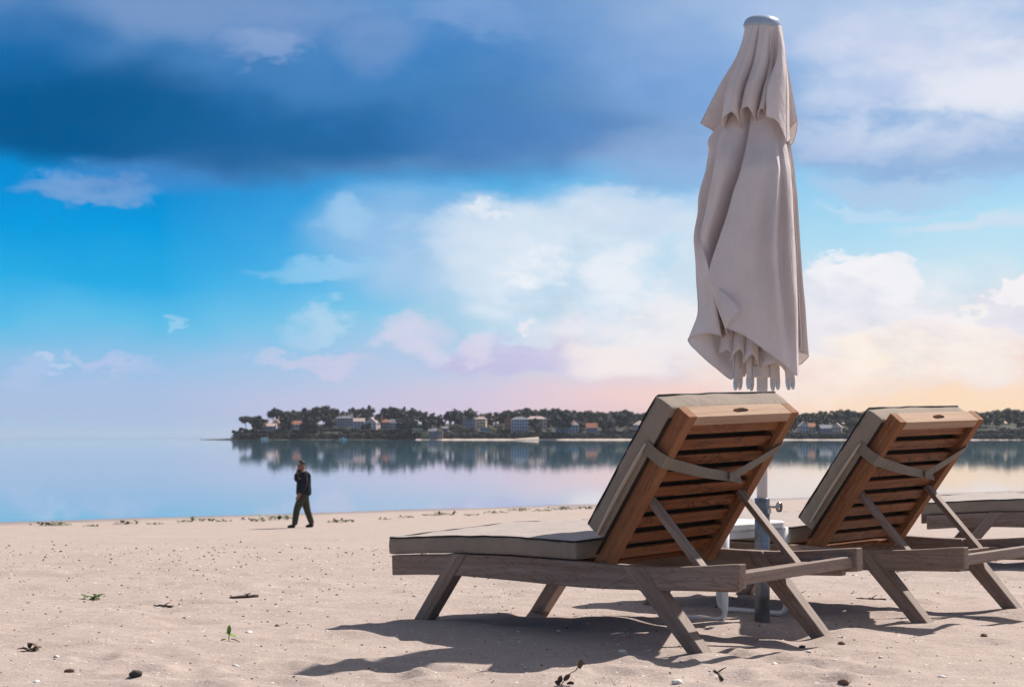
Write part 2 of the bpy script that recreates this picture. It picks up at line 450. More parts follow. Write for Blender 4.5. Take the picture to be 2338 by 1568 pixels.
def clear_plastic():
    m, t, b = mat_new('clear_plastic'); b.inputs['Base Color'].default_value = (.74, .69, .65, 1)
    b.inputs['Roughness'].default_value = .12; b.inputs['Transmission Weight'].default_value = .15; b.inputs['IOR'].default_value = 1.4
    return m
M['clear'] = clear_plastic()

def sand_mat():
    m, t, b = mat_new('sand')
    g = t.node('ShaderNodeNewGeometry').outputs['Position']
    n1 = t.noise(g, 1.3, 5, .55); n2 = t.noise(g, 14, 5, .65); n3 = t.noise(g, 260, 3, .7)
    c = t.ramp(n1, [(.3, (.400, .325, .287)), (.7, (.462, .380, .338))])
    c = t.mix(t.smooth(n2, .35, .7, 0, .45), c, (.325, .255, .220))
    c = t.mix(t.smooth(n3, .50, .70, 0, .7), c, (.56, .50, .455))
    c = t.mix(t.smooth(n3, .46, .30, 0, .7), c, (.15, .113, .095))
    # pale shell grit and dark grains
    vo = t.node('ShaderNodeTexVoronoi'); vo.inputs['Scale'].default_value = 55; t.l.new(t.map(g, (1, 1, .0)), vo.inputs['Vector'])
    sel = t.node('ShaderNodeSeparateColor'); t.l.new(vo.outputs['Color'], sel.inputs[0])
    size = t.m('MULTIPLY', sel.outputs[1], .34)
    spot = t.m('MULTIPLY', t.m('LESS_THAN', vo.outputs['Distance'], size), t.m('GREATER_THAN', sel.outputs[0], .70))
    c = t.mix(t.m('MULTIPLY', spot, .75), c, t.mix(t.m('GREATER_THAN', sel.outputs[2], .45), (.17, .11, .08), (.74, .70, .66)))
    sx = t.node('ShaderNodeSeparateXYZ'); t.l.new(g, sx.inputs[0])
    wet = t.smooth(t.m('ADD', sx.outputs[2], t.m('MULTIPLY', t.m('SUBTRACT', n1, .5), .05)), -1.74, -1.795)
    c = t.mix(t.m('MULTIPLY', wet, .75), c, (.25, .20, .17))
    t.put(b.inputs['Base Color'], c)
    t.put(b.inputs['Roughness'], t.m('MULTIPLY_ADD', wet, -.55, .92))
    b.inputs['Specular IOR Level'].default_value = .25
    h = t.m('ADD', t.m('MULTIPLY', n2, .9), t.m('ADD', t.m('MULTIPLY', t.noise(g, 55, 4, .7), .5), t.m('MULTIPLY', n3, .22)))
    bp = t.node('ShaderNodeBump'); bp.inputs['Strength'].default_value = .8; bp.inputs['Distance'].default_value = .012
    t.l.new(h, bp.inputs['Height']); t.l.new(bp.outputs[0], b.inputs['Normal'])
    return m
M['sand'] = sand_mat()

def water_mat():
    m, t, b = mat_new('sea_water')
    g = t.node('ShaderNodeNewGeometry').outputs['Position']
    b.inputs['Base Color'].default_value = (.045, .22, .33, 1); b.inputs['Roughness'].default_value = .022
    b.inputs['IOR'].default_value = 1.333; b.inputs['Specular IOR Level'].default_value = .5
    h = t.noise(t.map(g, (.25, .9, 1)), .9, 3, .5)
    bp = t.node('ShaderNodeBump'); bp.inputs['Strength'].default_value = .006; bp.inputs['Distance'].default_value = .4
    t.l.new(h, bp.inputs['Height']); t.l.new(bp.outputs[0], b.inputs['Normal'])
    return m
M['water'] = water_mat()

# ------------------------------------------------------------------ ground: one sheet of sand down to the water
WATER_Z = -1.80
def sst(x, a, b):
    t = max(0.0, min(1.0, (x-a)/(b-a))); return t*t*(3-2*t)
rd = random.Random(3)
DENTS = []
for i in range(420):
    DENTS.append((rd.uniform(-4.5, 5), rd.uniform(4.6, 13), rd.uniform(.05, .17), rd.uniform(.4, 1.0), rd.uniform(0, 3.14), rd.uniform(.9, 1.9)))
for i in range(90):   # trampled patch in front of the near lounger
    DENTS.append((rd.uniform(-1.6, 1.2), rd.uniform(5.2, 7.0), rd.uniform(.06, .15), rd.uniform(.7, 1.5), rd.uniform(0, 3.14), rd.uniform(.8, 1.6)))
GRID = {}
for dn in DENTS:
    for gx in range(int((dn[0]-.6)//.5), int((dn[0]+.6)//.5)+1):
        for gy in range(int((dn[1]-.6)//.5), int((dn[1]+.6)//.5)+1):
            GRID.setdefault((gx, gy), []).append(dn)
MOUNDS = [(1.36, 7.44, .16, .035), (.70, 6.80, .13, .018), (2.30, 8.42, .17, .035), (1.78, 7.82, .15, .02), (-.40, 7.90, .14, .02),
          (-.05, 7.75, .45, .03), (.50, 7.95, .30, .03), (1.9, 9.3, .5, .03)]
def sand_z(x, y):
    low = WATER_Z - .012*((y-70) - .83*x)
    k = sst(y, 11, 42)
    z = low*k
    und = 1 - .65*sst(y, 13, 30)
    z += (noise.noise((x*.55, y*.55, 3.3))*.022 + noise.noise((x*1.5, y*1.5, 8.1))*.012) * und
    if -6 < x < 8 and 3 < y < 15:
        w = 1 - sst(y, 11, 15)
        z += (noise.noise((x*3.2, y*4.6, 1.7))*.010 + noise.noise((x*8, y*10, 5.2))*.0042) * w
        for dx, dy, r, dep, rot, asp in GRID.get((int(x//.5), int(y//.5)), ()):
            ca, sa = math.cos(rot), math.sin(rot)
            px, py = x-dx, y-dy
            u = (px*ca + py*sa)/(r*asp); v = (-px*sa + py*ca)/r
            q = u*u + v*v
            if q < 6: z += (-.013*dep*math.exp(-q*1.6) + .006*dep*math.exp(-(math.sqrt(q)-1.25)**2*7)) * w
        for mx, my, r, h in MOUNDS:
            q = ((x-mx)**2 + (y-my)**2)/(r*r)
            if q < 7: z += h*math.exp(-q)
    return z

def axis_vals(segs):
    out = [segs[0][0]]
    for a, b, st in segs:
        n = max(1, round((b-a)/st)); out += [a + (b-a)*(i+1)/n for i in range(n)]
    return out
ys = axis_vals([(-40, -6, 5), (-6, 4, .8), (4, 5.6, .08), (5.6, 9.0, .0225), (9.0, 12, .04), (12, 20, .1), (20, 44, .4), (44, 90, .5), (90, 150, 6)])
xs = axis_vals([(-140, -30, 8), (-30, -5, .6), (-5, -2.2, .08), (-2.2, 2.6, .0225), (2.6, 4, .05), (4, 8, .2), (8, 40, .7), (40, 150, 8)])
vs = [(x, y, sand_z(x, y)) for y in ys for x in xs]
nx = len(xs)
fs = [(j*nx+i, j*nx+i+1, (j+1)*nx+i+1, (j+1)*nx+i) for j in range(len(ys)-1) for i in range(nx-1)]
sand = link('beach_sand', mesh('beach_sand', vs, fs), M['sand'], smooth=True); tag(sand, kind='structure')

sea = link('sea', mesh('sea', [(-9000, 30, WATER_Z), (9000, 30, WATER_Z), (9000, 9000, WATER_Z), (-9000, 9000, WATER_Z)], [(0, 1, 2, 3)]), M['water'])
tag(sea, kind='structure')

# ------------------------------------------------------------------ far shore
def shoreY(X): return 1500 - .2*(X + 224)
def land_h(delta, X=0):
    end = sst(X, -232, -214)
    return WATER_Z - .6 + end*(.6 + .5*sst(delta, 0, 4) + 4.6*sst(delta, 5, 20) + .062*min(130, max(0, delta-10)))
def delta_for(z):
    for k in range(0, 330):
        if land_h(k, 0) >= z: return k
    return 330
def Wd(x, y, d): return Vector(((x-CX)*d/F, d, ZC - (y-HY)*d/F))

M['shore'] = simple('shore_scrub', (.035, .04, .024), .95, var=.35, scale=.15)
M['far_sand'] = simple('far_sand', (.46, .39, .33), .95, var=.1, scale=.2)
M['rock'] = simple('shore_rock', (.13, .12, .11), .9, var=.4, scale=.8)
gx = axis_vals([(-240, 0, 4), (0, 900, 10)]); gd = axis_vals([(-2, 24, 1.5), (24, 330, 12)])
vs = []
for dlt in gd:
    for X in gx:
        wob = 4*noise.noise((X*.03, 0, 1)) + 1.5*noise.noise((X*.11, 0, 4))
        vs.append((X, shoreY(X) + dlt + wob, land_h(dlt, X) + .8*noise.noise((X*.06, dlt*.06, 2))*sst(dlt, 4, 20)))
n = len(gx)
fs = [(j*n+i, j*n+i+1, (j+1)*n+i+1, (j+1)*n+i) for j in range(len(gd)-1) for i in range(n-1)]
tag(link('headland_ground', mesh('headland_ground', vs, fs), M['shore'], smooth=True), kind='structure')
# pale beach strip under the far bank
vs = []; gx2 = axis_vals([(-75, 900, 8)])
for j, (dlt, h) in enumerate([(-8, -.25), (-5, .12), (0, .55), (4, .9), (7, 1.1)]):
    for X in gx2: vs.append((X, shoreY(X) + dlt + 3*noise.noise((X*.02, 7, 1)), WATER_Z + h + .1*noise.noise((X*.1, dlt, 3))))
n = len(gx2)
fs = [(j*n+i, j*n+i+1, (j+1)*n+i+1, (j+1)*n+i) for j in range(4) for i in range(n-1)]
tag(link('far_beach', mesh('far_beach', vs, fs), M['far_sand'], smooth=True), kind='structure')

def rock_mesh(name, seed, sx, sy, sz):
    bm = bmesh.new(); bmesh.ops.create_icosphere(bm, subdivisions=2, radius=1)
    for v in bm.verts:
        k = 1 + .45*noise.noise(v.co*1.3 + Vector((seed*3.7, 0, 0))) + .2*noise.noise(v.co*3 + Vector((0, seed, 0)))
        v.co = Vector((v.co.x*sx*k, v.co.y*sy*k, max(-.3*sz, v.co.z*sz*k)))
    return from_bm(name, bm)
for i in range(10):
    x = 462 + i*7 + random.uniform(-2, 2); d = 1502
    o = link('shore_rock', rock_mesh('shore_rock', i, random.uniform(1.4, 3.2), 1.5, .35 + .06*i), M['rock'], smooth=False)
    o.location = ((x-CX)*d/F, d, WATER_Z + .05)
    tag(o, 'low dark rock awash off the tip of the headland', 'rock', 'rocks off the headland tip')

# --- trees
def leaf_mat(name, c0, c1):
    m, t, b = mat_new(name)
    rnd = t.node('ShaderNodeObjectInfo').outputs['Random']
    oc = t.node('ShaderNodeTexCoord').outputs['Object']
    n = t.noise(oc, .45, 3, .6)
    f = t.m('ADD', t.m('MULTIPLY', n, .6), t.m('MULTIPLY', rnd, .4))
    t.put(b.inputs['Base Color'], t.ramp(f, [(.3, c0), (.75, c1)]))
    b.inputs['Roughness'].default_value = .7; b.inputs['Specular IOR Level'].default_value = .25
    return m
M['leaf_dark'] = leaf_mat('pine_leaf', (.020, .033, .028), (.042, .062, .044))
M['leaf_mid'] = leaf_mat('oak_leaf', (.032, .046, .030), (.066, .084, .048))
M['leaf_scrub'] = leaf_mat('scrub_leaf', (.036, .044, .032), (.075, .078, .052))
M['leaf_gold'] = leaf_mat('gorse_leaf', (.16, .13, .03), (.24, .20, .05))
M['bark'] = simple('bark', (.10, .075, .055), .9, var=.3, scale=3)
def crown_mesh(name, seed, kind):
    """A crown of leaf-sized quads gathered in clumps, about 1 unit wide, origin at its base."""
    r = random.Random(seed); vs = []; fs = []
    if kind == 'umbrella': nc, lay = 22, (.45, .16)
    elif kind == 'round': nc, lay = 26, (.42, .42)
    else: nc, lay = 14, (.5, .30)
    for c in range(nc):
        a = r.uniform(0, 6.28); rr = math.sqrt(r.random())*lay[0]*.85; zc = (.5 + r.uniform(-.8, .8)*math.sqrt(max(0, 1-(rr/lay[0])**2))*.55)*lay[1]*2
        if kind == 'umbrella': zc = lay[1]*(1.2 - 1.5*(rr/lay[0])**2 + r.uniform(-.25, .25)) + .05
        cx, cy = rr*math.cos(a), rr*math.sin(a); cr = r.uniform(.11, .2)
        for q in range(74):
            d = Vector((r.gauss(0, 1), r.gauss(0, 1), r.gauss(0, .75))).normalized()*cr*r.uniform(.55, 1.08)
            p = Vector((cx, cy, zc)) + Vector((d.x, d.y, d.z*.8)); s = r.uniform(.026, .055)
            nrm = (d.normalized() + Vector((r.uniform(-.6, .6), r.uniform(-.6, .6), r.uniform(-.2, .8)))).normalized()
            t1 = nrm.orthogonal().normalized(); t1.rotate(Matrix.Rotation(r.uniform(0, 6.28), 3, nrm)); t2 = nrm.cross(t1)
            b0 = len(vs); vs += [p + t1*s, p + t2*s*.8, p - t1*s, p - t2*s*.8]; fs.append((b0, b0+1, b0+2, b0+3))
    return mesh(name, vs, fs)
def trunk_mesh(name, seed, kind):
    r = random.Random(seed); bm_parts = []; h = {'umbrella': .55, 'round': .5, 'low': .3}[kind]
    allv = []; allf = []
    def addtube(pts, rad):
        me = tube_mesh('t', pts, rad, 6); o = len(allv)
        allv.extend([v.co.copy() for v in me.vertices]); allf.extend([tuple(i+o for i in p.vertices) for p in me.polygons]); bpy.data.meshes.remove(me)
    top = Vector((r.uniform(-.05, .05), 0, h)); addtube([(0, 0, -.3), (r.uniform(-.02, .02), 0, h*.5), top], [.035, .028, .02])
    for k in range(5):
        a = k*1.256 + r.uniform(-.3, .3); addtube([top - Vector((0, 0, .08*k*.5)), top + Vector((math.cos(a)*.13, math.sin(a)*.13, .10)), top + Vector((math.cos(a)*.3, math.sin(a)*.3, .2))], [.016, .011, .006])
    return mesh(name, allv, allf)
CROWNS = {k: [crown_mesh('crown_'+k, 10*i+hash(k) % 7 if False else 10*i+len(k), k) for i in range(4)] for k in ('umbrella', 'round', 'low')}
TRUNKS = {k: [trunk_mesh('trunk_'+k, 5*i+len(k), k) for i in range(2)] for k in ('umbrella', 'round')}
def tree(x0, x1, ytop, kind, label, group, h=None, mat='leaf_dark', back=0, squash=1.0, bright=None):
    """x0..x1 the crown's span and ytop its top in the photograph; the tree stands on the headland at its own distance."""
    d = 1500.0; X = (((x0+x1)/2)-CX)*d/F
    w0 = (x1-x0)*d/F
    crown_h = {'umbrella': .42, 'round': .85, 'low': .62}[kind]*w0*squash
    hh = h or crown_h*1.05 + 4.0
    ztop = ZC + (HY-ytop)*d/F
    dl = delta_for(max(1.5, ztop-hh)) + back
    d = shoreY(X) + dl; sc = d/1500
    X = (((x0+x1)/2)-CX)*d/F; ztop = ZC + (HY-ytop)*d/F; w0 *= sc
    zb = land_h(dl, X) - .2
    t = empty('tree', (X, d, zb), (0, 0, random.uniform(0, 6.28))); tag(t, label, 'tree', group)
    H = ztop - zb; ch = crown_h
    cm = random.choice(CROWNS[kind])
    c = link('crown', cm.copy() if False else cm, None, t)
    zmax = max(v.co.z for v in cm.vertices) - .02
    ch = max(ch, .86*H) if kind == 'round' else max(ch, .36*H)
    c.scale = (w0*1.12, w0*1.12, ch/zmax); c.location = (0, 0, H - ch)
    if not cm.materials: cm.materials.append(M['leaf_dark'])
    c.material_slots[0].link = 'OBJECT'; c.material_slots[0].material = M[mat]
    tk = link('trunk', random.choice(TRUNKS['umbrella' if kind == 'umbrella' else 'round']), M['bark'], t)
    tk.scale = (w0*.7, w0*.7, max(1.5, H - ch*.35)/.75)
    return t

G1 = 'trees on the near headland'
tree(543, 578, 948, 'umbrella', 'leaning open-crowned pine nearest the headland tip', G1)
tree(568, 606, 948, 'round', 'rounded dark tree second from the headland tip', G1, squash=.75)
tree(612, 646, 929, 'umbrella', 'tall open pine with gaps standing behind the lit gable house', G1, h=20)
for a in [(628, 664, 937), (650, 690, 935), (676, 712, 931), (700, 738, 928), (716, 758, 925), (742, 778, 931), (636, 672, 948), (690, 728, 948), (735, 768, 946), (770, 798, 938)]:
    tree(*a, 'round', 'dark broad tree in the dense wood behind the first villas', G1, squash=.85)
for a in [(792, 822, 929), (818, 842, 929), (826, 858, 925), (856, 876, 941), (846, 872, 948)]:
    tree(*a, 'round', 'dark tree in the clump behind the large villa and pink gable house', G1, squash=.85)
for a in [(866, 900, 927), (886, 920, 929), (910, 934, 928), (926, 958, 930), (950, 976, 936), (972, 1000, 942), (990, 1016, 946), (905, 940, 944), (925, 965, 950), (960, 995, 955), (900, 930, 955)]:
    tree(*a, 'round', 'dark tree in the wood above the yellow beach building', G1, squash=.9)
tree(1010, 1062, 933, 'umbrella', 'left half of the broad domed pine beside the cream mansion', G1, h=15, squash=1.3)
tree(1040, 1096, 930, 'umbrella', 'right half of the broad domed pine beside the cream mansion', G1, h=15, squash=1.5)
tree(1098, 1130, 941, 'round', 'rounded tree just right of the cream mansion', G1, mat='leaf_mid', squash=.8)
tree(1126, 1162, 937, 'round', 'rounded tree above the row of white cabins', G1, mat='leaf_mid', squash=.8)
G2 = 'trees along the far ridge'
ridge = [(1144, 936), (1207, 930), (1224, 933), (1248, 931), (1281, 931), (1314, 936), (1370, 937), (1390, 940), (1400, 936), (1427, 933), (1444, 944), (1460, 942), (1499, 928), (1560, 928), (1640, 936), (1740, 940), (1824, 942), (1850, 941), (1875, 937), (1897, 935), (1931, 934), (1961, 937), (1985, 942), (2060, 938), (2150, 944), (2264, 935), (2298, 931), (2328, 934), (2420, 936)]
def ridge_y(x):
    for (a, ya), (b, yb) in zip(ridge, ridge[1:]):
        if a <= x <= b: return ya + (yb-ya)*(x-a)/(b-a)
    return 938
x = 1140
while x < 2420:
    w = random.uniform(26, 42)
    tree(x, x+w, ridge_y(x+w/2) + random.uniform(-1.5, 2.5), 'round', 'hazy tree on the skyline ridge of the right-hand shore', G2, mat='leaf_mid', squash=.8, back=20)
    x += w*.55
x = 1150
while x < 2420:
    w = random.uniform(24, 36)
    tree(x, x+w, ridge_y(x+w/2) + random.uniform(12, 22), 'round', 'tree in the lower belt between the houses of the right-hand shore', 'trees between the right-hand houses', mat=random.choice(['leaf_mid', 'leaf_dark']), squash=.8, back=30)
    x += w*.9
for a, l in [((1254, 1312, 936), 'large dark tree standing behind the pale blue house'), ((1400, 1448, 934), 'large dark tree right of the steep white gable'),
             ((1366, 1386, 958), 'dark rounded tree left of the steep white gable'), ((1215, 1238, 966), 'dark rounded bush before the long pale block'), ((1858, 1872, 968), 'small dark tree between pink houses on the right shore')]:
    tree(*a, 'round', l, 'single dark trees on the right shore', mat='leaf_dark', squash=.95)

# shrubs along the bank
def shrub(x, w, ytop, mat, label, group, dl=8):
    X = (x-CX)*1500/F; d = shoreY(X) + dl; X = (x-CX)*d/F
    zb = max(WATER_Z+.2, land_h(dl, X) - 1.0); H = max(1.4, ZC + (HY-ytop)*d/F - zb)
    t = empty('shrub', (X, d, zb), (0, 0, random.uniform(0, 6.28))); tag(t, label, 'shrub', group)
    cm = random.choice(CROWNS['low']); c = link('foliage', cm, None, t)
    if not cm.materials: cm.materials.append(M['leaf_scrub'])
    ww = w*d/F; c.scale = (ww, ww, H/.66); c.location = (0, 0, 0)
    c.material_slots[0].link = 'OBJECT'; c.material_slots[0].material = M[mat]
    return t
x = 527
while x < 2400:
    if not 946 < x < 1008 and not 594 < x < 612:
        w = random.uniform(16, 30)
        shrub(x + w/2, w*1.15, random.uniform(983, 989) if x < 1140 else random.uniform(985, 990), random.choice(['leaf_scrub', 'leaf_scrub', 'leaf_dark', 'leaf_mid']),
              'low scrub on the bank of the wooded headland' if x < 1140 else 'low hedge-like scrub along the right-hand shore', 'scrub along the headland bank' if x < 1140 else 'scrub along the right-hand bank')
        x += w*.62
    else: x += 8
HB = [(594, 631, 983), (663, 687, 979), (764, 832, 975), (836, 864, 980), (868, 912, 979), (941, 1010, 996), (1010, 1022, 984), (1037, 1084, 974), (1083, 1120, 986), (1120, 1143, 971), (1165, 1247, 985), (1267, 1320, 987), (1337, 1363, 987), (1380, 1404, 982), (1445, 1486, 987), (1822, 1859, 988), (1870, 1921, 990), (1958, 1980, 990)]
x = 532
while x < 2400:
    w = random.uniform(12, 22); xc = x + w/2
    lim = max([b for a, c_, b in HB if a-4 < xc < c_+4] or [0])
    yt = random.uniform(968, 980) if x < 1140 else random.uniform(972, 982)
    if lim: yt = max(yt, lim - 2.5)
    if yt < 990:
        shrub(xc, w*1.3, yt, random.choice(['leaf_dark', 'leaf_dark', 'leaf_mid', 'leaf_scrub']), 'dark bush on the slope among the villas of the wooded headland' if x < 1140 else 'dark bush among the houses of the right-hand shore', 'bushes among the villas' if x < 1140 else 'bushes among the right-hand houses', dl=max(9, delta_for(ZC + (HY-yt)*1520/F - 4.5)))
    x += w*.5
for x, w, y, mt, l in [(838, 34, 981, 'leaf_gold', 'golden flowering bush on the bank below the pink gable house'), (692, 26, 957, 'leaf_mid', 'tall pale bush right of the red-roofed cottage'),
                       (835, 22, 957, 'leaf_dark', 'dark bush in front of the pink gable house'), (1070, 46, 972, 'leaf_scrub', 'wide dark bush below the grey block'), (1130, 34, 975, 'leaf_gold', 'yellow-green bush beneath the white cabins')]:
    shrub(x, w, y, mt, l, 'single bushes among the villas', dl=25)

# --- houses
WALLS = {}
def paint(h, k=1.0):
    if (h, k) not in WALLS:
        WALLS[(h, k)] = simple('wall_'+h.strip('#'), tuple(c*k*.82 for c in lin(h)), .85, var=.08, scale=.4)
    return WALLS[(h, k)]
M['pane'] = simple('window_pane', (.05, .06, .075), .15, var=.2)
M['tile'] = simple('roof_tile', (.36, .14, .08), .85, var=.2, scale=1.5)
M['slate'] = simple('roof_slate', (.17, .17, .20), .7, var=.2, scale=1.5)
M['pale_roof'] = simple('roof_pale', (.50, .38, .35), .8, var=.15, scale=1.5)
WIN = box_mesh('window', (0, 0, 0), (1, 1, 1))
CHIM = box_mesh('chimney', (0, 0, 0), (1, 1, 1))
def house(name, x0, x1, ytop, ybase, wallc, roof, label, style='gable', eave=None, floors=2, bays=3, chim=(), depth=9.0, turn=0.0, cat='house', group='houses on the far shore', dl=None):
    d0 = 1520.0; zb = ZC - (ybase-HY)*d0/F
    Xc = ((x0+x1)/2-CX)*d0/F
    d = shoreY(Xc) + (dl if dl is not None else delta_for(zb))
    Xc = ((x0+x1)/2-CX)*d/F; zb = ZC - (ybase-HY)*d/F; zt = ZC + (HY-ytop)*d/F; w = (x1-x0)*d/F
    h = zt - zb; he = h if style == 'flat' else (h*.62 if eave is None else h*eave)
    t = empty(name, (Xc, d, zb), (0, 0, R(turn))); tag(t, label, cat, group)
    a, b = w/2, depth/2
    if style == 'gable_front':
        vs = [(-a, -b, -4), (a, -b, -4), (a, -b, he), (0, -b, h-.15), (-a, -b, he)]; vs += [(x, b, z) for x, y, z in vs]
        fs = [(0, 1, 2, 3, 4), (9, 8, 7, 6, 5), (0, 5, 6, 1), (1, 6, 7, 2), (0, 4, 9, 5), (4, 3, 8, 9), (3, 2, 7, 8)]
    else:
        vs = [(-a, -b, -4), (a, -b, -4), (a, b, -4), (-a, b, -4), (-a, -b, he), (a, -b, he), (a, b, he), (-a, b, he)]
        fs = [(0, 1, 5, 4), (1, 2, 6, 5), (2, 3, 7, 6), (3, 0, 4, 7), (4, 5, 6, 7)]
        if style == 'gable':
            vs += [(-a, 0, h-.15), (a, 0, h-.15)]; fs += [(4, 7, 8), (5, 9, 6)]
    link('wall', mesh('wall', vs, fs), wallc, t)
    o = .35; th = .3
    if style == 'gable':
        k = (h-he)/b
        pr = [(-b-o, he-o*k), (0, h), (b+o, he-o*k), (b+o, he-o*k+th), (0, h+th), (-b-o, he-o*k+th)]
        vs = [(s*(a+o), y, z) for s in (-1, 1) for y, z in pr]
    elif style == 'gable_front':
        k = (h-he)/a
        pr = [(-a-o, he-o*k), (0, h), (a+o, he-o*k), (a+o, he-o*k+th), (0, h+th), (-a-o, he-o*k+th)]
        vs = [(x, s*(b+o), z) for s in (-1, 1) for x, z in pr]
    if style in ('gable', 'gable_front'):
        fs = [(0, 1, 4, 5), (1, 2, 3, 4), (6, 11, 10, 7), (7, 10, 9, 8)] + [(i, (i+1) % 6, 6+(i+1) % 6, 6+i) for i in range(6)]
        bm = bmesh.new(); bvs = [bm.verts.new(v) for v in vs]
        for f in fs: bm.faces.new([bvs[i] for i in f])
        rf = link('roof', from_bm('roof', bm), roof, t)
    elif style == 'hip':
        i_ = min(b, a)*.95
        vs = [(-a-o, -b-o, he), (a+o, -b-o, he), (a+o, b+o, he), (-a-o, b+o, he), (-a+i_, 0, h), (a-i_, 0, h)]
        vs += [(x, y, he-th) for x, y, z in vs[:4]]
        rf = link('roof', mesh('roof', vs, [(0, 1, 5, 4), (2, 3, 4, 5), (1, 2, 5), (3, 0, 4), (6, 7, 1, 0), (7, 8, 2, 1), (8, 9, 3, 2), (9, 6, 0, 3), (9, 8, 7, 6)]), roof, t)
    else:
        rf = link('roof', box_mesh('roof', (0, 0, he+.16), (w+.5, depth+.5, .3)), roof, t)
    for cx, ch in chim:
        c = link('chimney', CHIM, wallc, rf); c.scale = (.9, .8, ch + 1.6); c.location = (cx*a, .4, h + ch/2 - .8)
    ww = min(1.2, w/bays*.45); fh = he/floors
    for fl in range(floors):
        for bx in range(bays):
            p = link('window', WIN, M['pane'], t); p.scale = (ww, .12, min(1.6, fh*.5)); p.location = ((-1 + (2*bx+1)/bays)*a*.94, -b-.02, fl*fh + fh*.55)
    for fl in range(floors):
        p = link('window', WIN, M['pane'], t); p.scale = (.12, 1.1, min(1.6, fh*.5)); p.location = (a+.02, 0, fl*fh + fh*.55)
    return t
P = paint
house('villa', 586, 613, 958, 974, P('#d9a58c'), M['tile'], 'peach villa with flat roof half hidden behind the second tree', 'flat', floors=2, bays=4, dl=70)
house('house', 594, 631, 967, 983, P('#b9bfd0'), M['pale_roof'], 'long low blue-grey house nearest the headland tip', 'gable', floors=1, bays=6)
house('house', 621, 640, 958, 980, P('#e0b49c'), M['pale_roof'], 'tall peach house with twin chimneys near the headland tip', 'gable_front', floors=3, bays=2, chim=((-.7, 2.2), (.5, 3.5)))
house('cottage', 663, 687, 961, 979, P('#c7cfe0'), M['tile'], 'white cottage with an orange-red roof among dark trees', 'gable', eave=.58, floors=1, bays=4)
house('cottage', 718, 724, 964, 972, P('#efd9cc'), M['pale_roof'], 'tiny pale cottage peeping out of the wood', 'gable_front', floors=1, bays=1, depth=4)
house('large_villa', 764, 808, 948, 972, P('#a8a4b4'), M['slate'], 'large grey villa with many chimneys and tall windows', 'hip', eave=.72, floors=3, bays=7, chim=((-.55, 1.6), (-.02, 3.4), (.35, 2.0), (.8, 1.6)), depth=12)
house('house', 807, 832, 955, 978, P('#b4bcd6'), M['pale_roof'], 'blue-white house with big windows left of the pink gable', 'gable', eave=.7, floors=3, bays=3)
house('house', 836, 864, 953, 980, P('#f0dcdc'), M['pale_roof'], 'bright pink-white gable house above the golden bush', 'gable_front', eave=.55, floors=2, bays=3, turn=-18)
house('villa', 868, 892, 956, 978, P('#a59aa8'), M['tile'], 'mauve villa with a slim chimney tower', 'hip', eave=.65, floors=2, bays=4, chim=((-.75, 3.4),))
house('house', 890, 912, 957, 979, P('#b0b4c2'), M['slate'], 'grey house with slate roof beside the mauve villa', 'gable', floors=2, bays=3)
house('beach_building', 941, 976, 978, 990, P('#d8c48c'), M['pale_roof'], 'low yellow building above the little sandy quay', 'flat', floors=1, bays=5, dl=14, cat='building')
house('boat_house', 978, 996, 978, 995, P('#8f8a92'), M['slate'], 'stone boat house with a white chimney at the water edge', 'gable', floors=2, bays=2, chim=((-.1, 3.0),), dl=4, cat='building')
house('boat_house', 995, 1010, 984, 996, P('#9c877e'), M['tile'], 'low pinkish stone store at the water edge', 'flat', floors=1, bays=3, dl=3, cat='building')
house('house', 1010, 1022, 974, 984, P('#8f93a4'), M['slate'], 'small grey house between boat house and white tower', 'gable', floors=1, bays=2)
house('tower', 1024, 1031, 952, 970, P('#efdfe2'), M['pale_roof'], 'slim white tower seen under the domed pine', 'gable_front', eave=.8, floors=3, bays=1, depth=4, cat='tower')
house('house', 1037, 1056, 956, 970, P('#d0a49c'), M['pale_roof'], 'pink house left of the grey block', 'gable', floors=1, bays=3)
house('apartment_block', 1055, 1084, 957, 980, P('#9c98ac'), M['slate'], 'grey-mauve block with flat roof beside the cream mansion', 'flat', floors=3, bays=5, cat='building')
house('mansion', 1083, 1111, 951, 977, P('#f0d8bc'), M['pale_roof'], 'cream mansion of three storeys lit by the sun', 'hip', eave=.8, floors=3, bays=4, chim=((-.4, 1.2), (.5, 1.2)), turn=-12)
house('house', 1096, 1120, 976, 986, P('#a9bcc8'), M['pale_roof'], 'low pale turquoise house below the cream mansion', 'flat', floors=1, bays=4)
for i, xx in enumerate((1120, 1128.5, 1137)):
    house('cabin', xx, xx+5.5, 963, 971, P('#efe2dc'), M['pale_roof'], ['leftmost', 'middle', 'rightmost'][i] + ' of three small white cabins above a yellow-green bush', 'gable_front', floors=1, bays=1, depth=4, group='three white cabins', cat='cabin')
house('brick_house', 1151, 1166, 951, 985, P('#b06a48'), M['tile'], 'narrow orange brick house left of the long pale block', 'gable_front', eave=.8, floors=3, bays=2)
house('apartment_block', 1165, 1205, 951, 987, P('#b3acbe'), M['slate'], 'tall lilac-grey block of several storeys', 'hip', eave=.82, floors=4, bays=6, cat='building')
house('apartment_block', 1200, 1247, 950, 980, P('#dcc6c6'), M['pale_roof'], 'long pinkish white block beside the lilac block', 'hip', eave=.8, floors=3, bays=7, cat='building', chim=((-.6, 1.2), (.1, 1.2)))
house('house', 1267, 1320, 958, 987, P('#b4bcca'), M['pale_roof'], 'wide pale blue house with bright roof by the right shore', 'hip', eave=.6, floors=2, bays=7, chim=((-.5, 2.0),))
house('house', 1337, 1363, 966, 987, P('#93a2bc'), M['tile'], 'blue house with a coral red roof', 'gable', eave=.5, floors=1, bays=4)
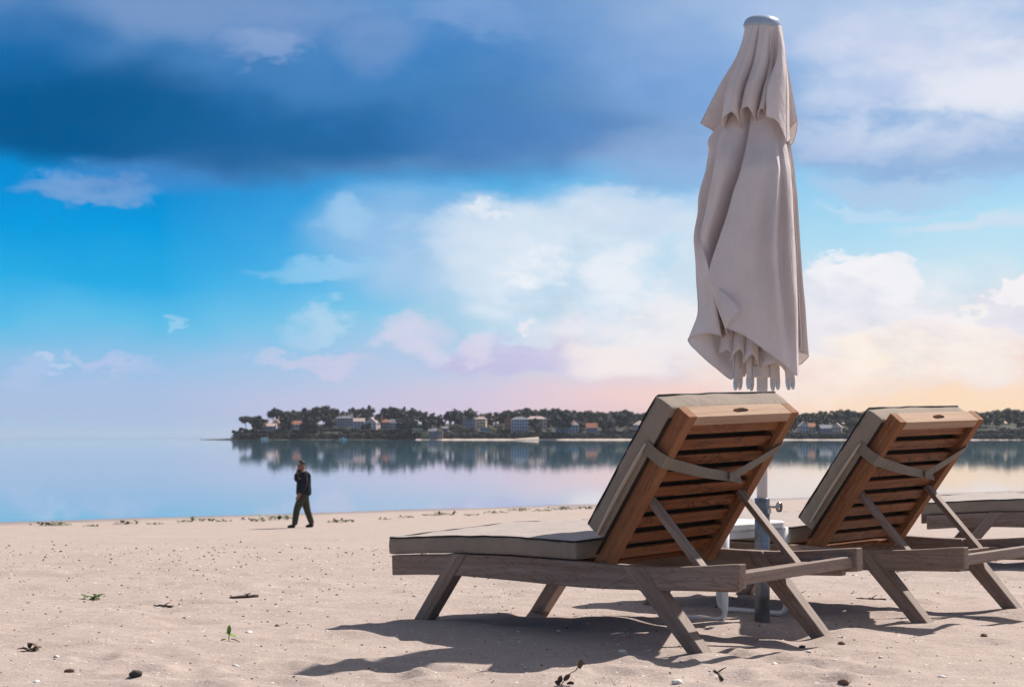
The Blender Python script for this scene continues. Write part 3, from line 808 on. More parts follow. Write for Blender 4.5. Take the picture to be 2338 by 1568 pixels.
house('chalet', 1380, 1404, 942, 982, P('#b9a78c'), P('#e6dcd8'), 'steep white-edged gable chalet rising among trees', 'gable_front', eave=.2, floors=2, bays=2)
house('house', 1445, 1486, 960, 987, P('#c8a2a4'), M['pale_roof'], 'dusky pink house close left of the front lounger back', 'hip', eave=.65, floors=2, bays=6)
house('house', 1500, 1530, 962, 988, P('#b9b0bc'), M['slate'], 'grey house hidden behind the front lounger', 'gable', floors=2, bays=4)
house('house', 1822, 1843, 963, 988, P('#d6bcc0'), M['pale_roof'], 'pale pink house right behind the front lounger frame', 'gable_front', floors=2, bays=3)
house('house', 1843, 1859, 966, 988, P('#caa898'), M['tile'], 'peach house beside the pale pink one on the right shore', 'gable', floors=2, bays=2)
house('house', 1870, 1898, 970, 990, P('#a9a0ac'), M['slate'], 'mauve-grey house left of the coral gable', 'gable', floors=1, bays=4)
house('house', 1899, 1921, 966, 991, P('#dcb2a4'), M['pale_roof'], 'coral pink gable house on the right shore', 'gable_front', floors=2, bays=3, turn=-15)
house('house', 1958, 1980, 969, 990, P('#b9aeb0'), M['pale_roof'], 'grey-beige house left of the second lounger cushion', 'gable', floors=2, bays=3)
qw = link('sea_wall', bevel_mesh(box_mesh('sea_wall', (0, 0, 0), (6.2, 1.2, 2.2)), .1), M['far_sand']); qw.location = ((605-CX)*1503/F, 1499, WATER_Z + 1.0); tag(qw, 'small pale sea wall below the bank at the headland tip', 'wall')
rm = link('slipway', mesh('slipway', [(-9, -4, 0), (9, -4, 0), (9, 4, 2.0), (-9, 4, .6), (-9, -4, -1), (9, -4, -1), (9, 4, -1), (-9, 4, -1)], [(0, 1, 2, 3), (4, 5, 1, 0), (5, 6, 2, 1), (6, 7, 3, 2), (7, 4, 0, 3)]), M['far_sand'])
rm.location = Wd(1202, 996, 1432); rm.location.z = WATER_Z + .3; tag(rm, 'pale boat slipway below the lilac block', 'slipway')
def boat(x, L, label):
    d = 1478.0; t = empty('boat', ((x-CX)*d/F, d, WATER_Z)); tag(t, label, 'boat', 'moored boats')
    vs = []; N = 9
    for i in range(N):
        k = -1 + 2*i/(N-1); w = (1-abs(k)**2.5)*.9 + .06
        vs += [(k*L/2, -w, .9+.25*k*k), (k*L/2, 0, -.3), (k*L/2, w, .9+.25*k*k)]
    fs = []
    for i in range(N-1): fs += [(i*3, i*3+1, i*3+4, i*3+3), (i*3+1, i*3+2, i*3+5, i*3+4), (i*3+2, i*3, i*3+3, i*3+5)]
    link('hull', mesh('hull', vs, fs), M['white_metal'], t); link('cabin', box_mesh('cabin', (0, 0, 1.35), (L*.3, 1.0, .8)), M['white_metal'], t)
boat(1006/1*1 - 0, 4.5, 'small white boat moored by the stone boat house'); boat(603, 5, 'small white boat moored under the headland tip'); boat(783, 6, 'white motor boat moored below the large villa')

# ------------------------------------------------------------------ loungers
LW, LL = .80, 1.83
RAIL_TOP = [(0, .343), (.06, .338), (.21, .323), (.40, .311), (.60, .311), (.77, .316), (1.15, .321), (1.46, .315), (1.70, .303), (1.83, .294)]
RAIL_BOT = [(0, .253), (.06, .245), (.21, .234), (.40, .226), (.60, .219), (.77, .216), (1.15, .225), (1.46, .229), (1.70, .220), (1.83, .209)]
def interp(tab, u):
    for (a, za), (b, zb) in zip(tab, tab[1:]):
        if u <= b: return za + (zb-za)*(u-a)/(b-a)
    return tab[-1][1]
def smooth_tab(tab, n):
    out = []
    for i in range(n+1):
        u = tab[0][0] + (tab[-1][0]-tab[0][0])*i/n
        out.append((u, sum(interp(tab, min(max(u+k*.04, tab[0][0]), tab[-1][0])) for k in (-1.5, -.75, 0, .75, 1.5))/5))
    return out
P3 = lambda u, v, z: Vector((-u, v, z))     # lounger space: u from the head end to the foot end, v from the near rail to the far rail

def lounger(loc, rz, roll, hinge_u, theta, label, cushion_label, slide=0.0, back_down=False):
    t = empty('sun_lounger', loc, (roll, 0, rz)); tag(t, label, 'sun lounger', 'wooden sun loungers on the beach')
    gw, ww, fw = M['grey_wood'], M['warm_wood'], M['frame_wood']
    top, bot = smooth_tab(RAIL_TOP, 24), smooth_tab(RAIL_BOT, 24)
    for v0, v1 in ((0, .042), (LW-.042, LW)):
        sec = []
        for i, ((u, a), (_, b)) in enumerate(zip(top, bot)):
            sec.append([P3(u, v0, a), P3(u, v1, a), P3(u, v1, b), P3(u, v0, b)])
        loft_obj('side_rail', sec, gw, t, .004)
    for near in (True, False):
        v0, v1 = ((-.005, .052) if near else (LW-.052, LW+.005))
        for a0, a1, zt, b0, b1 in ((1.379, 1.463, .318, 1.640+.05, 1.710+.06), (.446, .551, .312, .168-.06, .245-.06)):
            # splayed leg: top on the rail, foot sunk into the sand
            zf = -.055
            sec = [[P3(a0, v0, zt), P3(a1, v0, zt), P3(a1, v1, zt), P3(a0, v1, zt)], [P3(b0, v0, zf), P3(b1, v0, zf), P3(b1, v1, zf), P3(b0, v1, zf)]]
            loft_obj('leg', sec, gw, t, .004)
    for i in range(9):
        u = .86 + i*.112; z = interp(RAIL_TOP, u) - .028
        bar('seat_slat', P3(u, .044, z), P3(u, LW-.044, z), .075, .018, (1, 0, 0), ww, t, .002)
    # head-end stretcher and the notched support
    bar('stretcher', P3(.035, .043, .284), P3(.035, LW-.043, .287), .044, .034, (0, 0, 1), gw, t, .004)
    bar('stretcher', P3(1.55, .05, .245), P3(1.55, LW-.05, .245), .06, .03, (0, 0, 1), gw, t, .003)
    for v in (.062, LW-.062):
        prof = [(.05, .30), (.05, .235), (.34, .225), (.34, .262), (.30, .262), (.285, .285), (.25, .285), (.235, .262), (.20, .262), (.185, .29), (.15, .29), (.135, .265), (.10, .265), (.09, .30)]
        bm = bmesh.new(); A_ = [bm.verts.new(P3(u, v-.017, z)) for u, z in prof]; B_ = [bm.verts.new(P3(u, v+.017, z)) for u, z in prof]
        bm.faces.new(A_); bm.faces.new(B_[::-1])
        for i in range(len(prof)): bm.faces.new((A_[i], B_[i], B_[(i+1) % len(prof)], A_[(i+1) % len(prof)]))
        link('support_rack', from_bm('support_rack', bm), gw, t)
    # backrest frame: s runs up the back, n from the rear face towards the cushion
    c, s_ = math.cos(theta), math.sin(theta)
    def B(s, v, n): return P3(hinge_u - s*c + n*s_, v, .325 + s*s_ + n*c)
    b = empty('backrest', (0, 0, 0), (0, 0, 0), t)
    SL = .672; D = .066
    for v0, v1 in ((.048, .098), (LW-.098, LW-.048)):
        sec = [[B(q, v0, 0), B(q, v1, 0), B(q, v1, D), B(q, v0, D)] for q in (-.07, SL)]
        loft_obj('stile', sec, fw, b, .003)
    # top rail with a hand slot cut through it
    vs = []; fs = []; v0, v1 = .0985, LW-.0985; vc = (v0+v1)/2
    ring = []
    N = 20
    for k in range(N):
        a = 2*math.pi*k/N; ring.append((vc + .052*math.cos(a)*(1 - .12*math.sin(a)), D*.5 + (.013*math.sin(a) if abs(math.cos(a)) > .8 else .013*math.copysign(1, math.sin(a))*.95) + .004*math.cos(a)))
    outer = [(v0, 0), (v1, 0), (v1, D), (v0, D)]
    bm = bmesh.new(); S0, S1 = SL-.040, SL-.001
    oT = [bm.verts.new(B(S1, v, n)) for v, n in outer]; oB = [bm.verts.new(B(S0, v, n)) for v, n in outer]
    iT = [bm.verts.new(B(S1, v, n)) for v, n in ring]; iB = [bm.verts.new(B(S0, v, n)) for v, n in ring]
    for i in range(4): bm.faces.new((oT[i], oT[(i+1) % 4], oB[(i+1) % 4], oB[i]))
    for i in range(N): bm.faces.new((iT[i], iB[i], iB[(i+1) % N], iT[(i+1) % N]))
    def capring(o, i):
        q = N//4
        # corners: ring index 0 = +v, q = +n, 2q = -v, 3q = -n
        for (ci, cj, k0) in ((1, 2, -q//2), (2, 3, q//2), (3, 0, q + q//2), (0, 1, 2*q + q//2)):
            seq = [i[(k0+m) % N] for m in range(q+1)]
            bm.faces.new([o[ci], o[cj]] + seq[::-1])
    capring(oT, iT); capring(oB, iB)
    a_ = B((S0+S1)/2, v0, D/2); b_ = B((S0+S1)/2, v1, D/2); Mx = frame((a_+b_)/2, b_-a_, B(1, 0, 0)-B(0, 0, 0))
    bmesh.ops.transform(bm, matrix=Mx.inverted(), verts=bm.verts)
    link('top_rail', from_bm('top_rail', bm), M['pale_wood'], b, matrix=Mx)
    slats = [(.574, .620), (.501, .546), (.428, .473), (.354, .400), (.281, .326), (.206, .252), (.131, .177), (.056, .101), (-.020, .025)]
    for s0, s1 in slats:
        nn = .030 + random.uniform(-.003, .003)
        sec = [[B(s0, v, nn-.010), B(s1, v, nn-.006), B(s1, v, nn+.006), B(s0, v, nn+.003)] for v in (.099, LW-.099)]
        loft_obj('slat', sec, ww, b, .003)
    # struts from the stiles down to the rack
    for v in (.118, LW-.118):
        p0 = B(.27, v, .006); p1 = P3(hinge_u - .643 + .215, v, .262)
        ov = (p1-p0).normalized()
        bar('strut', p0 - ov*.015, p1 + ov*.01, .040, .024, (0, 1, 0), gw, t, .003)
    bar('strut_bar', P3(hinge_u - .643 + .212, .064, .268), P3(hinge_u - .643 + .212, LW-.064, .268), .03, .026, (0, 0, 1), gw, t, .003)
    # ---------------- cushion: lies loose on the frame, so a thing of its own
    k = empty('lounger_cushion', loc, (roll, 0, rz)); tag(k, cushion_label, 'cushion', 'taupe lounger cushions')
    fab = M['taupe']
    def pad(name, fn, L, Wd_, T, nL, nW, nT, r, bulge):
        vs = {}; faces = []; out = []
        def vert(i, j, m):
            key = (i, j, m)
            if key in vs: return vs[key]
            def spread(q, n_, size):
                if q == 1: return r
                if q == n_-1: return size-r   # denser rows near the edges so corners stay round
                return size*(.5 - .5*math.cos(math.pi*q/n_)) if False else size*q/n_
            a, b_, c_ = spread(i, nL, L), spread(j, nW, Wd_), spread(m, nT, T)
            ca, cb, cc = min(max(a, r), L-r), min(max(b_, r), Wd_-r), min(max(c_, r), T-r)
            dv = Vector((a-ca, b_-cb, c_-cc))
            if dv.length > 1e-6:
                dv = dv.normalized()*r
                a, b_, c_ = ca+dv.x, cb+dv.y, cc+dv.z
            e = (math.sin(math.pi*min(max(a/L, 0), 1))*math.sin(math.pi*min(max(b_/Wd_, 0), 1)))**.5 if 0 < a < L and 0 < b_ < Wd_ else 0
            if c_ > T*.5: c_ += bulge*e
            wob = noise.noise((a*9, b_*9, c_*9 + 3)); side = noise.noise((a*22, b_*22, c_*7))
            if j in (0, nW): b_ += .004*wob + .0035*side + (-.0025 if j == 0 else .0025)*math.sin(math.pi*c_/T)
            if i in (0, nL): a += .004*wob + (-.0025 if i == 0 else .0025)*math.sin(math.pi*c_/T)
            if m == nT: c_ += .005*wob + .005*noise.noise((a*4, b_*4, 9)) + .002*noise.noise((a*30, b_*12, 4))
            vs[key] = len(out); out.append(fn(a, b_, c_)); return vs[key]
        for i in range(nL):
            for j in range(nW):
                for m, fl in ((0, 1), (nT, 0)):
                    q = [vert(i, j, m), vert(i+1, j, m), vert(i+1, j+1, m), vert(i, j+1, m)]; faces.append(q[::-1] if fl else q)
        for i in range(nL):
            for m in range(nT):
                for j in (0, nW): q = [vert(i, j, m), vert(i+1, j, m), vert(i+1, j, m+1), vert(i, j, m+1)]; faces.append(q if j == 0 else q[::-1])
        for j in range(nW):
            for m in range(nT):
                for i in (0, nL): q = [vert(i, j, m), vert(i, j+1, m), vert(i, j+1, m+1), vert(i, j, m+1)]; faces.append(q[::-1] if i == 0 else q)
        bm = bmesh.new(); bv = [bm.verts.new(p) for p in out]
        for f in faces:
            try: bm.faces.new([bv[i] for i in f])
            except ValueError: pass
        o = link(name, from_bm(name, bm), fab, k, smooth=True)
        if name == 'seat_pad':   # sunlight on the lying surface is put into a paler colour
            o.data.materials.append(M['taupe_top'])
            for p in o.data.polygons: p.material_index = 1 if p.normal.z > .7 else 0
        # piping round the upper edge
        pts = []; rr = .016; q = r*.28
        def corner(cx, cy, a0):
            for i in range(5):
                a = a0 + i*math.pi/8; pts.append((cx + rr*math.cos(a), cy + rr*math.sin(a)))
        def run(x0_, y0_, x1_, y1_, n_=26):
            for i in range(1, n_): pts.append((x0_+(x1_-x0_)*i/n_, y0_+(y1_-y0_)*i/n_))
        lo, hiL, hiW = -.001, L+.001, Wd_+.001
        corner(hiL-rr, hiW-rr, 0); run(hiL-rr, hiW, lo+rr, hiW); corner(lo+rr, hiW-rr, math.pi/2); run(lo, hiW-rr, lo, lo+rr); corner(lo+rr, lo+rr, math.pi); run(lo+rr, lo, hiL-rr, lo); corner(hiL-rr, lo+rr, 1.5*math.pi); run(hiL, lo+rr, hiL, hiW-rr)
        path = [fn(a + .0015*noise.noise((a*14, b_*14, 2)), b_ + .002*noise.noise((a*14, b_*14, 6)), T - q + .0025*noise.noise((a*11, b_*11, 1))) for a, b_ in pts]
        link('piping', tube_mesh('piping', path, .0042, 6, closed=True), M['piping'], o, smooth=True)
        return o
    u0 = hinge_u + .155
    seatL = 1.862 - u0
    def seat_fn(a, b_, c_):
        u = u0 + a; sag = .006*math.sin(a*5)
        return P3(u, .018 + b_, interp(RAIL_TOP, min(u, 1.83)) + .004 + c_ + (0 if c_ < .02 else sag*.3 + .016*b_/LW))
    pad('seat_pad', seat_fn, seatL, LW-.036, .072, 60, 36, 7, .006, .007)
    back_s0 = .055 - slide
    bp = pad('back_pad', lambda a, b_, c_: B(back_s0 + a, .022 + b_, D + .002 + c_), .672 - .055 - .010, LW-.044, .088, 36, 40, 8, .005, .006)
    shade_sec = [[B(q, .03, D-.004), B(q, LW-.03, D-.004), B(q, LW-.03, D+.001), B(q, .03, D+.001)] for q in (-.02, .62)]
    loft_obj('slat_gap_shade', shade_sec, M['slat_gap_shade'], bp, 0)  # dark sheet added as the shade in the gaps between slats
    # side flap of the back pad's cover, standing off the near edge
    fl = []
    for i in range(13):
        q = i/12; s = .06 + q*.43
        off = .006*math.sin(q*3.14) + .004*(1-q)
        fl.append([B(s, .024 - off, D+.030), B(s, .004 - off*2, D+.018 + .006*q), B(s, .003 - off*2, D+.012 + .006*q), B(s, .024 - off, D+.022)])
    fo = loft_obj('cover_flap', fl, M['lit_flap'], bp, 0)  # brightness of the lit edge is put into the flap's pale colour
    # slack strap round the back of the frame
    def strap(pts):
        vs = []; nP = len(pts)
        for i, (v, s, n, tw, w) in enumerate(pts):
            vs += [B(s + w/2, v, n + tw), B(s - w/2, v, n - tw), B(s - w/2, v, n - tw - .0025), B(s + w/2, v, n + tw - .0025)]
        fs = [(0, 1, 2, 3), ((nP-1)*4+3, (nP-1)*4+2, (nP-1)*4+1, (nP-1)*4)]
        for i in range(nP-1):
            for q in range(4): fs.append((i*4+q, (i+1)*4+q, (i+1)*4+(q+1) % 4, i*4+(q+1) % 4))
        bm = bmesh.new(); bv = [bm.verts.new(p) for p in vs]
        for f in fs: bm.faces.new([bv[i] for i in f])
        link('strap', from_bm('strap', bm), M['strap'], bp, smooth=False)
    A1 = [(.012, .478, D + .03, .0, .050), (.014, .476, D - .02, .0, .050), (.022, .474, .02, 0, .050), (.034, .472, -.004, 0, .055)]
    for i in range(1, 17):
        q = i/16; A1.append((.034 + q*.486, .472 - .082*q**.8 + .006*q*q, -.006 - .046*q**1.5 + .004*math.sin(q*9), .002 + .012*q, .048 - .026*q**1.2))
    strap(A1)
    A2 = []
    for i in range(14):
        q = i/13; A2.append((.435 + q*.315, .410 + .097*q**1.2, -.050 + .046*q, .010*(1-q), .024 + .020*q))
    A2 += [(LW-.035, .508, .012, 0, .044), (LW-.022, .509, .03, 0, .044), (LW-.016, .510, D+.03, 0, .044)]
    strap(A2)
    return t, k

lounger((.822, 6.76, 0), R(-43.5), .034, .643, R(54.2), 'nearest wooden sun lounger with raised slatted back and splayed weathered legs', 'taupe cushion with black piping and a slack strap on the nearest lounger')
lounger((1.874, 7.80, 0), R(-43.5), .024, .730, R(52.6), 'wooden sun lounger right of the parasol pole, second from the camera', 'taupe cushion on the second lounger, its black piped back beside the parasol pole', slide=.03)
U3 = Vector((-.985, .17)).normalized()
lounger((2.50 - U3.x*LL, 11.35 - U3.y*LL, .03), math.atan2(-U3.y, -U3.x), .0, .643, R(54), 'farthest wooden sun lounger, only its foot end showing at the right edge', 'taupe cushion on the farthest lounger at the right edge')

# ------------------------------------------------------------------ parasol
PX, PY = 1.077, 8.11; PXS = PY/F
def PZ(y): return ZC + (HY-y)*PXS
par = empty('closed_parasol', (PX, PY, 0)); tag(par, 'tall closed beach parasol with folded cream canvas between the loungers', 'parasol')
def deepen(lines, k):
    # exaggerate each fold against the mean of its neighbours
    N = len(lines); out = []
    for i, ln in enumerate(lines):
        nb = lines[i-1], lines[(i+1) % N]; new = []
        for q, p in enumerate(ln):
            f = q/(len(ln)-1); av = sum(b[min(len(b)-1, round(f*(len(b)-1)))][2] for b in nb)/2
            new.append((p[0], p[1], p[2] + (p[2]-av)*k*min(1, f*1.6)))
        out.append(new)
    return out
def PL(p): return Vector((p[0]*PXS, -p[2]*PXS, PZ(p[1])))
def resample(pts, n):
    pts = [Vector(p) for p in pts]; q = []
    ext = [pts[0]*2-pts[1]] + pts + [pts[-1]*2-pts[-2]]
    for i in range(len(pts)-1):
        a, b, c, d = ext[i:i+4]
        for k in range(12):
            t = k/12; q.append(.5*((2*b) + (c-a)*t + (2*a-5*b+4*c-d)*t*t + (3*b-a-3*c+d)*t**3))
    q.append(pts[-1])
    L = [0]
    for a, b in zip(q, q[1:]): L.append(L[-1] + (b-a).length)
    out = []; j = 0
    for i in range(n):
        s = L[-1]*i/(n-1)
        while j < len(L)-2 and L[j+1] < s: j += 1
        f = (s-L[j])/max(1e-9, L[j+1]-L[j]); out.append(q[j].lerp(q[j+1], min(1, f)))
    return out
def cloth(name, lines, n_down, sub, parent, seed, wrinkle=.003):
    cols_ = [resample([PL(p) for p in ln], n_down) for ln in lines]; N = len(cols_); vs = []; tot = N*sub
    for i in range(N):
        a, b, c, d = cols_[i-1], cols_[i], cols_[(i+1) % N], cols_[(i+2) % N]
        for k in range(sub):
            t = k/sub
            for r in range(n_down):
                A_, B_, C_, D_ = a[r], b[r], c[r], d[r]
                m0 = (C_-A_)*.38; m1 = (D_-B_)*.38; t2, t3 = t*t, t*t*t
                p = B_*(2*t3-3*t2+1) + m0*(t3-2*t2+t) + C_*(-2*t3+3*t2) + m1*(t3-t2)
                w = wrinkle*(noise.noise((p.x*9, p.y*9, p.z*2.2 + seed)) + .6*noise.noise((p.x*26, p.y*26, p.z*5 + seed)))
                rad = Vector((p.x, p.y, 0)); rad = rad.normalized() if rad.length > 1e-4 else Vector((1, 0, 0))
                vs.append(p + rad*w*min(1, r/4))
    fs = [(i*n_down+r, i*n_down+r+1, ((i+1) % tot)*n_down+r+1, ((i+1) % tot)*n_down+r) for i in range(tot) for r in range(n_down-1)]
    o = link(name, mesh(name, vs, fs), M['canvas'], parent, smooth=True)
    return o, vs, tot, n_down
T1 = [
 [(-39,63,0),(-60,128,0),(-103,205,0),(-142,283,4)], [(-35,63,16),(-46,140,16),(-66,215,10),(-84,305,0)],
 [(-31,62,26),(-60,145,44),(-88,215,56),(-99,284,62)], [(-23,62,33),(-48,145,58),(-70,210,76),(-80,271,84)],
 [(-16,62,37),(-30,145,46),(-46,210,48),(-57,287,48)], [(-12,62,38),(-14,150,26),(-24,220,14),(-37,321,12)],
 [(-9,61,40),(-27,150,48),(-48,215,60),(-58,268,64)], [(0,61,41),(-15,150,62),(-35,210,78),(-45,259,84)],
 [(8,61,40),(2,150,54),(-14,210,62),(-29,272,62)], [(12,61,38),(14,150,28),(6,215,26),(-12,300,28)],
 [(16,61,36),(14,140,30),(-6,215,54),(-18,267,64)], [(20,62,34),(22,120,26),(6,215,60),(-9,262,76)],
 [(24,62,32),(30,120,22),(18,215,44),(6,276,60)],
 [(32,62,28),(26,140,54),(0,215,80),(-3,281,88)], [(37,62,22),(38,140,56),(24,215,80),(24,293,88)],
 [(42,63,12),(47,140,42),(47,220,58),(47,332,62)], [(43,64,6),(50,140,22),(55,220,34),(57,320,36)],
 [(43,64,2),(47,140,4),(49,220,4),(50,312,2)], [(42,64,-4),(55,140,2),(67,215,6),(78,277,8)],
 [(40,63,-12),(52,140,-18),(61,220,-22),(70,329,-24)], [(30,62,-28),(40,140,-50),(52,215,-70),(60,285,-84)],
 [(16,62,-37),(20,140,-40),(24,215,-44),(28,315,-46)], [(0,62,-41),(0,140,-60),(-4,215,-84),(-6,275,-100)],
 [(-14,62,-38),(-18,140,-40),(-26,215,-46),(-34,318,-46)], [(-28,62,-30),(-44,140,-44),(-70,215,-62),(-90,280,-76)],
 [(-36,63,-14),(-48,140,-18),(-72,215,-22),(-92,306,-24)]]
T2 = [
 [(-60,235,0),(-121,315,0),(-116,351,0),(-127,388,2),(-144,444,4),(-146,487,4),(-155,544,4),(-147,612,4),(-146,706,6),(-170,774,8)],
 [(-50,235,14),(-96,318,6),(-98,351,6),(-104,390,6),(-112,444,8),(-122,490,8),(-134,544,12),(-133,612,34),(-129,706,46),(-136,763,56)],
 [(-46,235,30),(-99,308,34),(-113,373,40),(-120,410,46),(-127,450,48),(-136,500,44),(-144,548,36),(-128,620,50),(-114,696,60),(-104,769,64)],
 [(-40,235,46),(-78,318,60),(-91,373,66),(-98,410,68),(-106,450,66),(-116,500,56),(-126,552,40),(-108,620,12),(-98,696,8),(-90,772,4)],
 [(-26,235,34),(-28,318,28),(-28,391,18),(-34,420,14),(-46,450,12),(-60,500,8),(-80,560,2),(-98,628,0),(-86,696,0),(-66,780,0)],
 [(-22,235,52),(-42,326,68),(-57,391,76),(-66,420,79),(-77,450,82),(-90,500,84),(-109,560,84),(-130,630,80),(-119,690,90),(-96,755,98)],
 [(-6,235,60),(-6,320,82),(-16,391,94),(-22,420,98),(-28,450,102),(-38,500,106),(-50,560,110),(-66,628,112),(-66,690,112),(-50,774,110)],
 [(6,235,62),(12,320,82),(8,391,92),(5,420,95),(2,450,98),(-2,500,100),(-8,560,104),(-12,628,106),(-10,690,108),(-4,806,102)],
 [(14,235,58),(22,320,82),(22,391,98),(20,420,104),(18,450,109),(13,500,116),(8,566,122),(12,640,120),(18,706,112),(32,832,94)],
 [(20,235,54),(31,320,66),(33,391,76),(33,420,79),(33,450,82),(31,500,84),(30,566,86),(32,640,86),(40,706,84),(52,848,80)],
 [(26,235,48),(39,320,64),(42,391,78),(43,420,82),(44,450,85),(46,500,88),(48,566,90),(54,640,90),(60,706,88),(68,859,72)],
 [(32,235,38),(51,320,46),(56,391,54),(58,420,56),(60,450,58),(62,500,60),(65,566,62),(68,640,62),(71,706,60),(75,842,50)],
 [(28,235,18),(42,320,14),(46,391,12),(48,420,10),(49,450,10),(52,500,10),(55,566,10),(58,640,10),(61,706,10),(64,820,12)],
 [(40,235,26),(57,320,32),(61,391,36),(63,420,38),(65,450,39),(67,500,41),(70,566,42),(74,640,42),(77,706,42),(81,796,40)],
 [(34,235,4),(50,320,0),(54,391,-2),(56,420,-2),(58,450,-4),(60,500,-4),(63,566,-4),(67,640,-4),(70,706,-4),(73,800,0)],
 [(46,235,6),(66,320,8),(72,391,10),(74,420,11),(77,450,12),(80,500,12),(84,566,12),(89,640,12),(95,706,12),(103,811,10)],
 [(44,235,-12),(62,320,-18),(70,450,-26),(78,600,-32),(84,706,-36),(88,832,-40)],
 [(30,235,-28),(44,320,-40),(46,450,-48),(48,600,-50),(48,706,-50),(44,812,-46)],
 [(12,235,-44),(16,320,-70),(16,450,-90),(14,600,-100),(14,706,-104),(22,852,-90)],
 [(-4,235,-40),(-10,320,-46),(-16,450,-48),(-20,600,-48),(-22,706,-46),(-20,818,-38)],
 [(-20,235,-46),(-36,320,-76),(-50,450,-94),(-54,600,-100),(-52,706,-92),(-34,858,-50)],
 [(-34,235,-34),(-56,320,-40),(-70,450,-40),(-76,600,-36),(-72,706,-30),(-58,828,-12)],
 [(-44,235,-36),(-80,320,-60),(-104,450,-74),(-112,600,-72),(-106,706,-52),(-72,866,10)],
 [(-52,235,-20),(-98,320,-30),(-120,450,-34),(-130,600,-30),(-128,706,-10),(-112,838,26)],
 [(-58,235,-8),(-114,320,-14),(-136,450,-16),(-148,600,-12),(-146,706,2),(-150,804,20)]]
T2 = [[(p[0]*(.93 if i == 1 and abs(p[0]) < 90 else 1), p[1], p[2]*(.45, .66)[i]) if i < 2 else p for i, p in enumerate(ln)] for ln in T2]
can, cvs, ctot, cnd = cloth('canopy', deepen(T2, .30), 56, 6, par, 4.0, .0055)
flp, fvs, ftot, fnd = cloth('vent_flap', deepen(T1, .30), 40, 6, par, 11.0, .0045)
def hem_piping(vs, tot, nd, parent):
    path = [vs[i*nd + nd-1] for i in range(tot)]
    link('hem', tube_mesh('hem', path, .0022, 5, closed=True), M['canvas'], parent, smooth=True)
hem_piping(cvs, ctot, cnd, can); hem_piping(fvs, ftot, fnd, flp)
for vs_, nd_, idx, pr in ((cvs, cnd, (2, 10, 11, 13), can), (fvs, fnd, (3, 7, 15, 16), flp)):
    for i in idx: link('seam', tube_mesh('seam', [vs_[i*6*nd_ + r] for r in range(nd_)], .0016, 5), M['canvas'], pr, smooth=True)
for (x0, x1, yl, yr, ym, dp) in [(-78, -40, 826, 836, 800, 44), (-50, -12, 832, 846, 812, 52), (-8, 48, 842, 850, 832, 46), (-104, -66, 806, 850, 800, 30)]:
    lv = []
    for i in range(13):
        a = i/12; xx = x0 + (x1-x0)*a; dd = dp + 26*math.sin(math.pi*a)**.7 - 14; hem = (yl*(1-a) + yr*a)*(1-math.sin(math.pi*a)) + ym*math.sin(math.pi*a)
        for k in range(9): lv.append(PL((xx*(.8+.2*k/8), 700 + (hem-700)*k/8, dd*(.6+.4*k/8))))
    lo = link('inner_fold', mesh('inner_fold', lv, [(i*9+k, i*9+k+1, (i+1)*9+k+1, (i+1)*9+k) for i in range(12) for k in range(8)]), M['canvas'], par, smooth=True); lo.modifiers.new('t', 'SOLIDIFY').thickness = .0016
# turned-over corner of the front panel
cv, cf = [], []
for i in range(9):
    q = i/8
    a_ = PL((-121 + 56*q + 6*math.sin(q*3.14), 652 + 64*q + 5*math.sin(q*3.14), 96 + 50*q + 10*math.sin(q*3.14)))
    b_ = PL((-120 + 24*q, 688 + 64*q, 98 + 26*q))
    for k in range(7): cv.append(a_.lerp(b_, k/6) + Vector((0, -.010*math.sin(math.pi*k/6)*(.3+q), 0)))
cf = [(i*7+k, i*7+k+1, (i+1)*7+k+1, (i+1)*7+k) for i in range(8) for k in range(6)]
co = link('turned_corner', mesh('turned_corner', cv, cf), M['canvas'], can, smooth=True); co.modifiers.new('t', 'SOLIDIFY').thickness = .0016
# cap
cap = lathe_mesh('cap', [(.070, 0), (.0805, .002), (.0815, .010), (.077, .026), (.066, .040), (.045, .049), (.020, .053), (.002, .054)], 40)
co = link('cap', cap, M['cap'], par, smooth=True); co.location = (.002*PXS, 0, PZ(65)); co.rotation_euler = (R(3), R(3), 0)
link('pole', lathe_mesh('pole', [(.0235, .45), (.0235, PZ(66))], 28), M['cream_pole'], par, smooth=False)
for p in par.children[-1].data.polygons: p.use_smooth = len(p.vertices) == 4
sl = link('ground_sleeve', lathe_mesh('ground_sleeve', [(.0325, -.25), (.0325, PZ(1137)), (.0315, PZ(1136.5)), (.0245, PZ(1136.5)), (.0245, PZ(1180))], 32), M['steel'], par)
for p in sl.data.polygons: p.use_smooth = len(p.vertices) == 4 and abs(p.normal.z) < .5
zk = PZ(1156)
kn = link('clamp_screw', tube_mesh('clamp_screw', [(.028, -.014, zk), (.068, -.034, zk)], .0055, 10), M['chrome'], par)
link('knob', tube_mesh('knob', [(.060, -.030, zk), (.063, -.0315, zk), (.073, -.0365, zk), (.076, -.038, zk)], [.020, .0222, .0222, .020], 22), M['chrome'], kn)
link('lug', box_mesh('lug', (.028, -.018, zk-.018), (.014, .02, .022)), M['cream_pole'], par)
rn = link('runner', lathe_mesh('runner', [(.030, PZ(862)), (.040, PZ(860)), (.040, PZ(836)), (.034, PZ(832)), (.034, PZ(800)), (.026, PZ(796))], 24), M['cream_pole'], par)
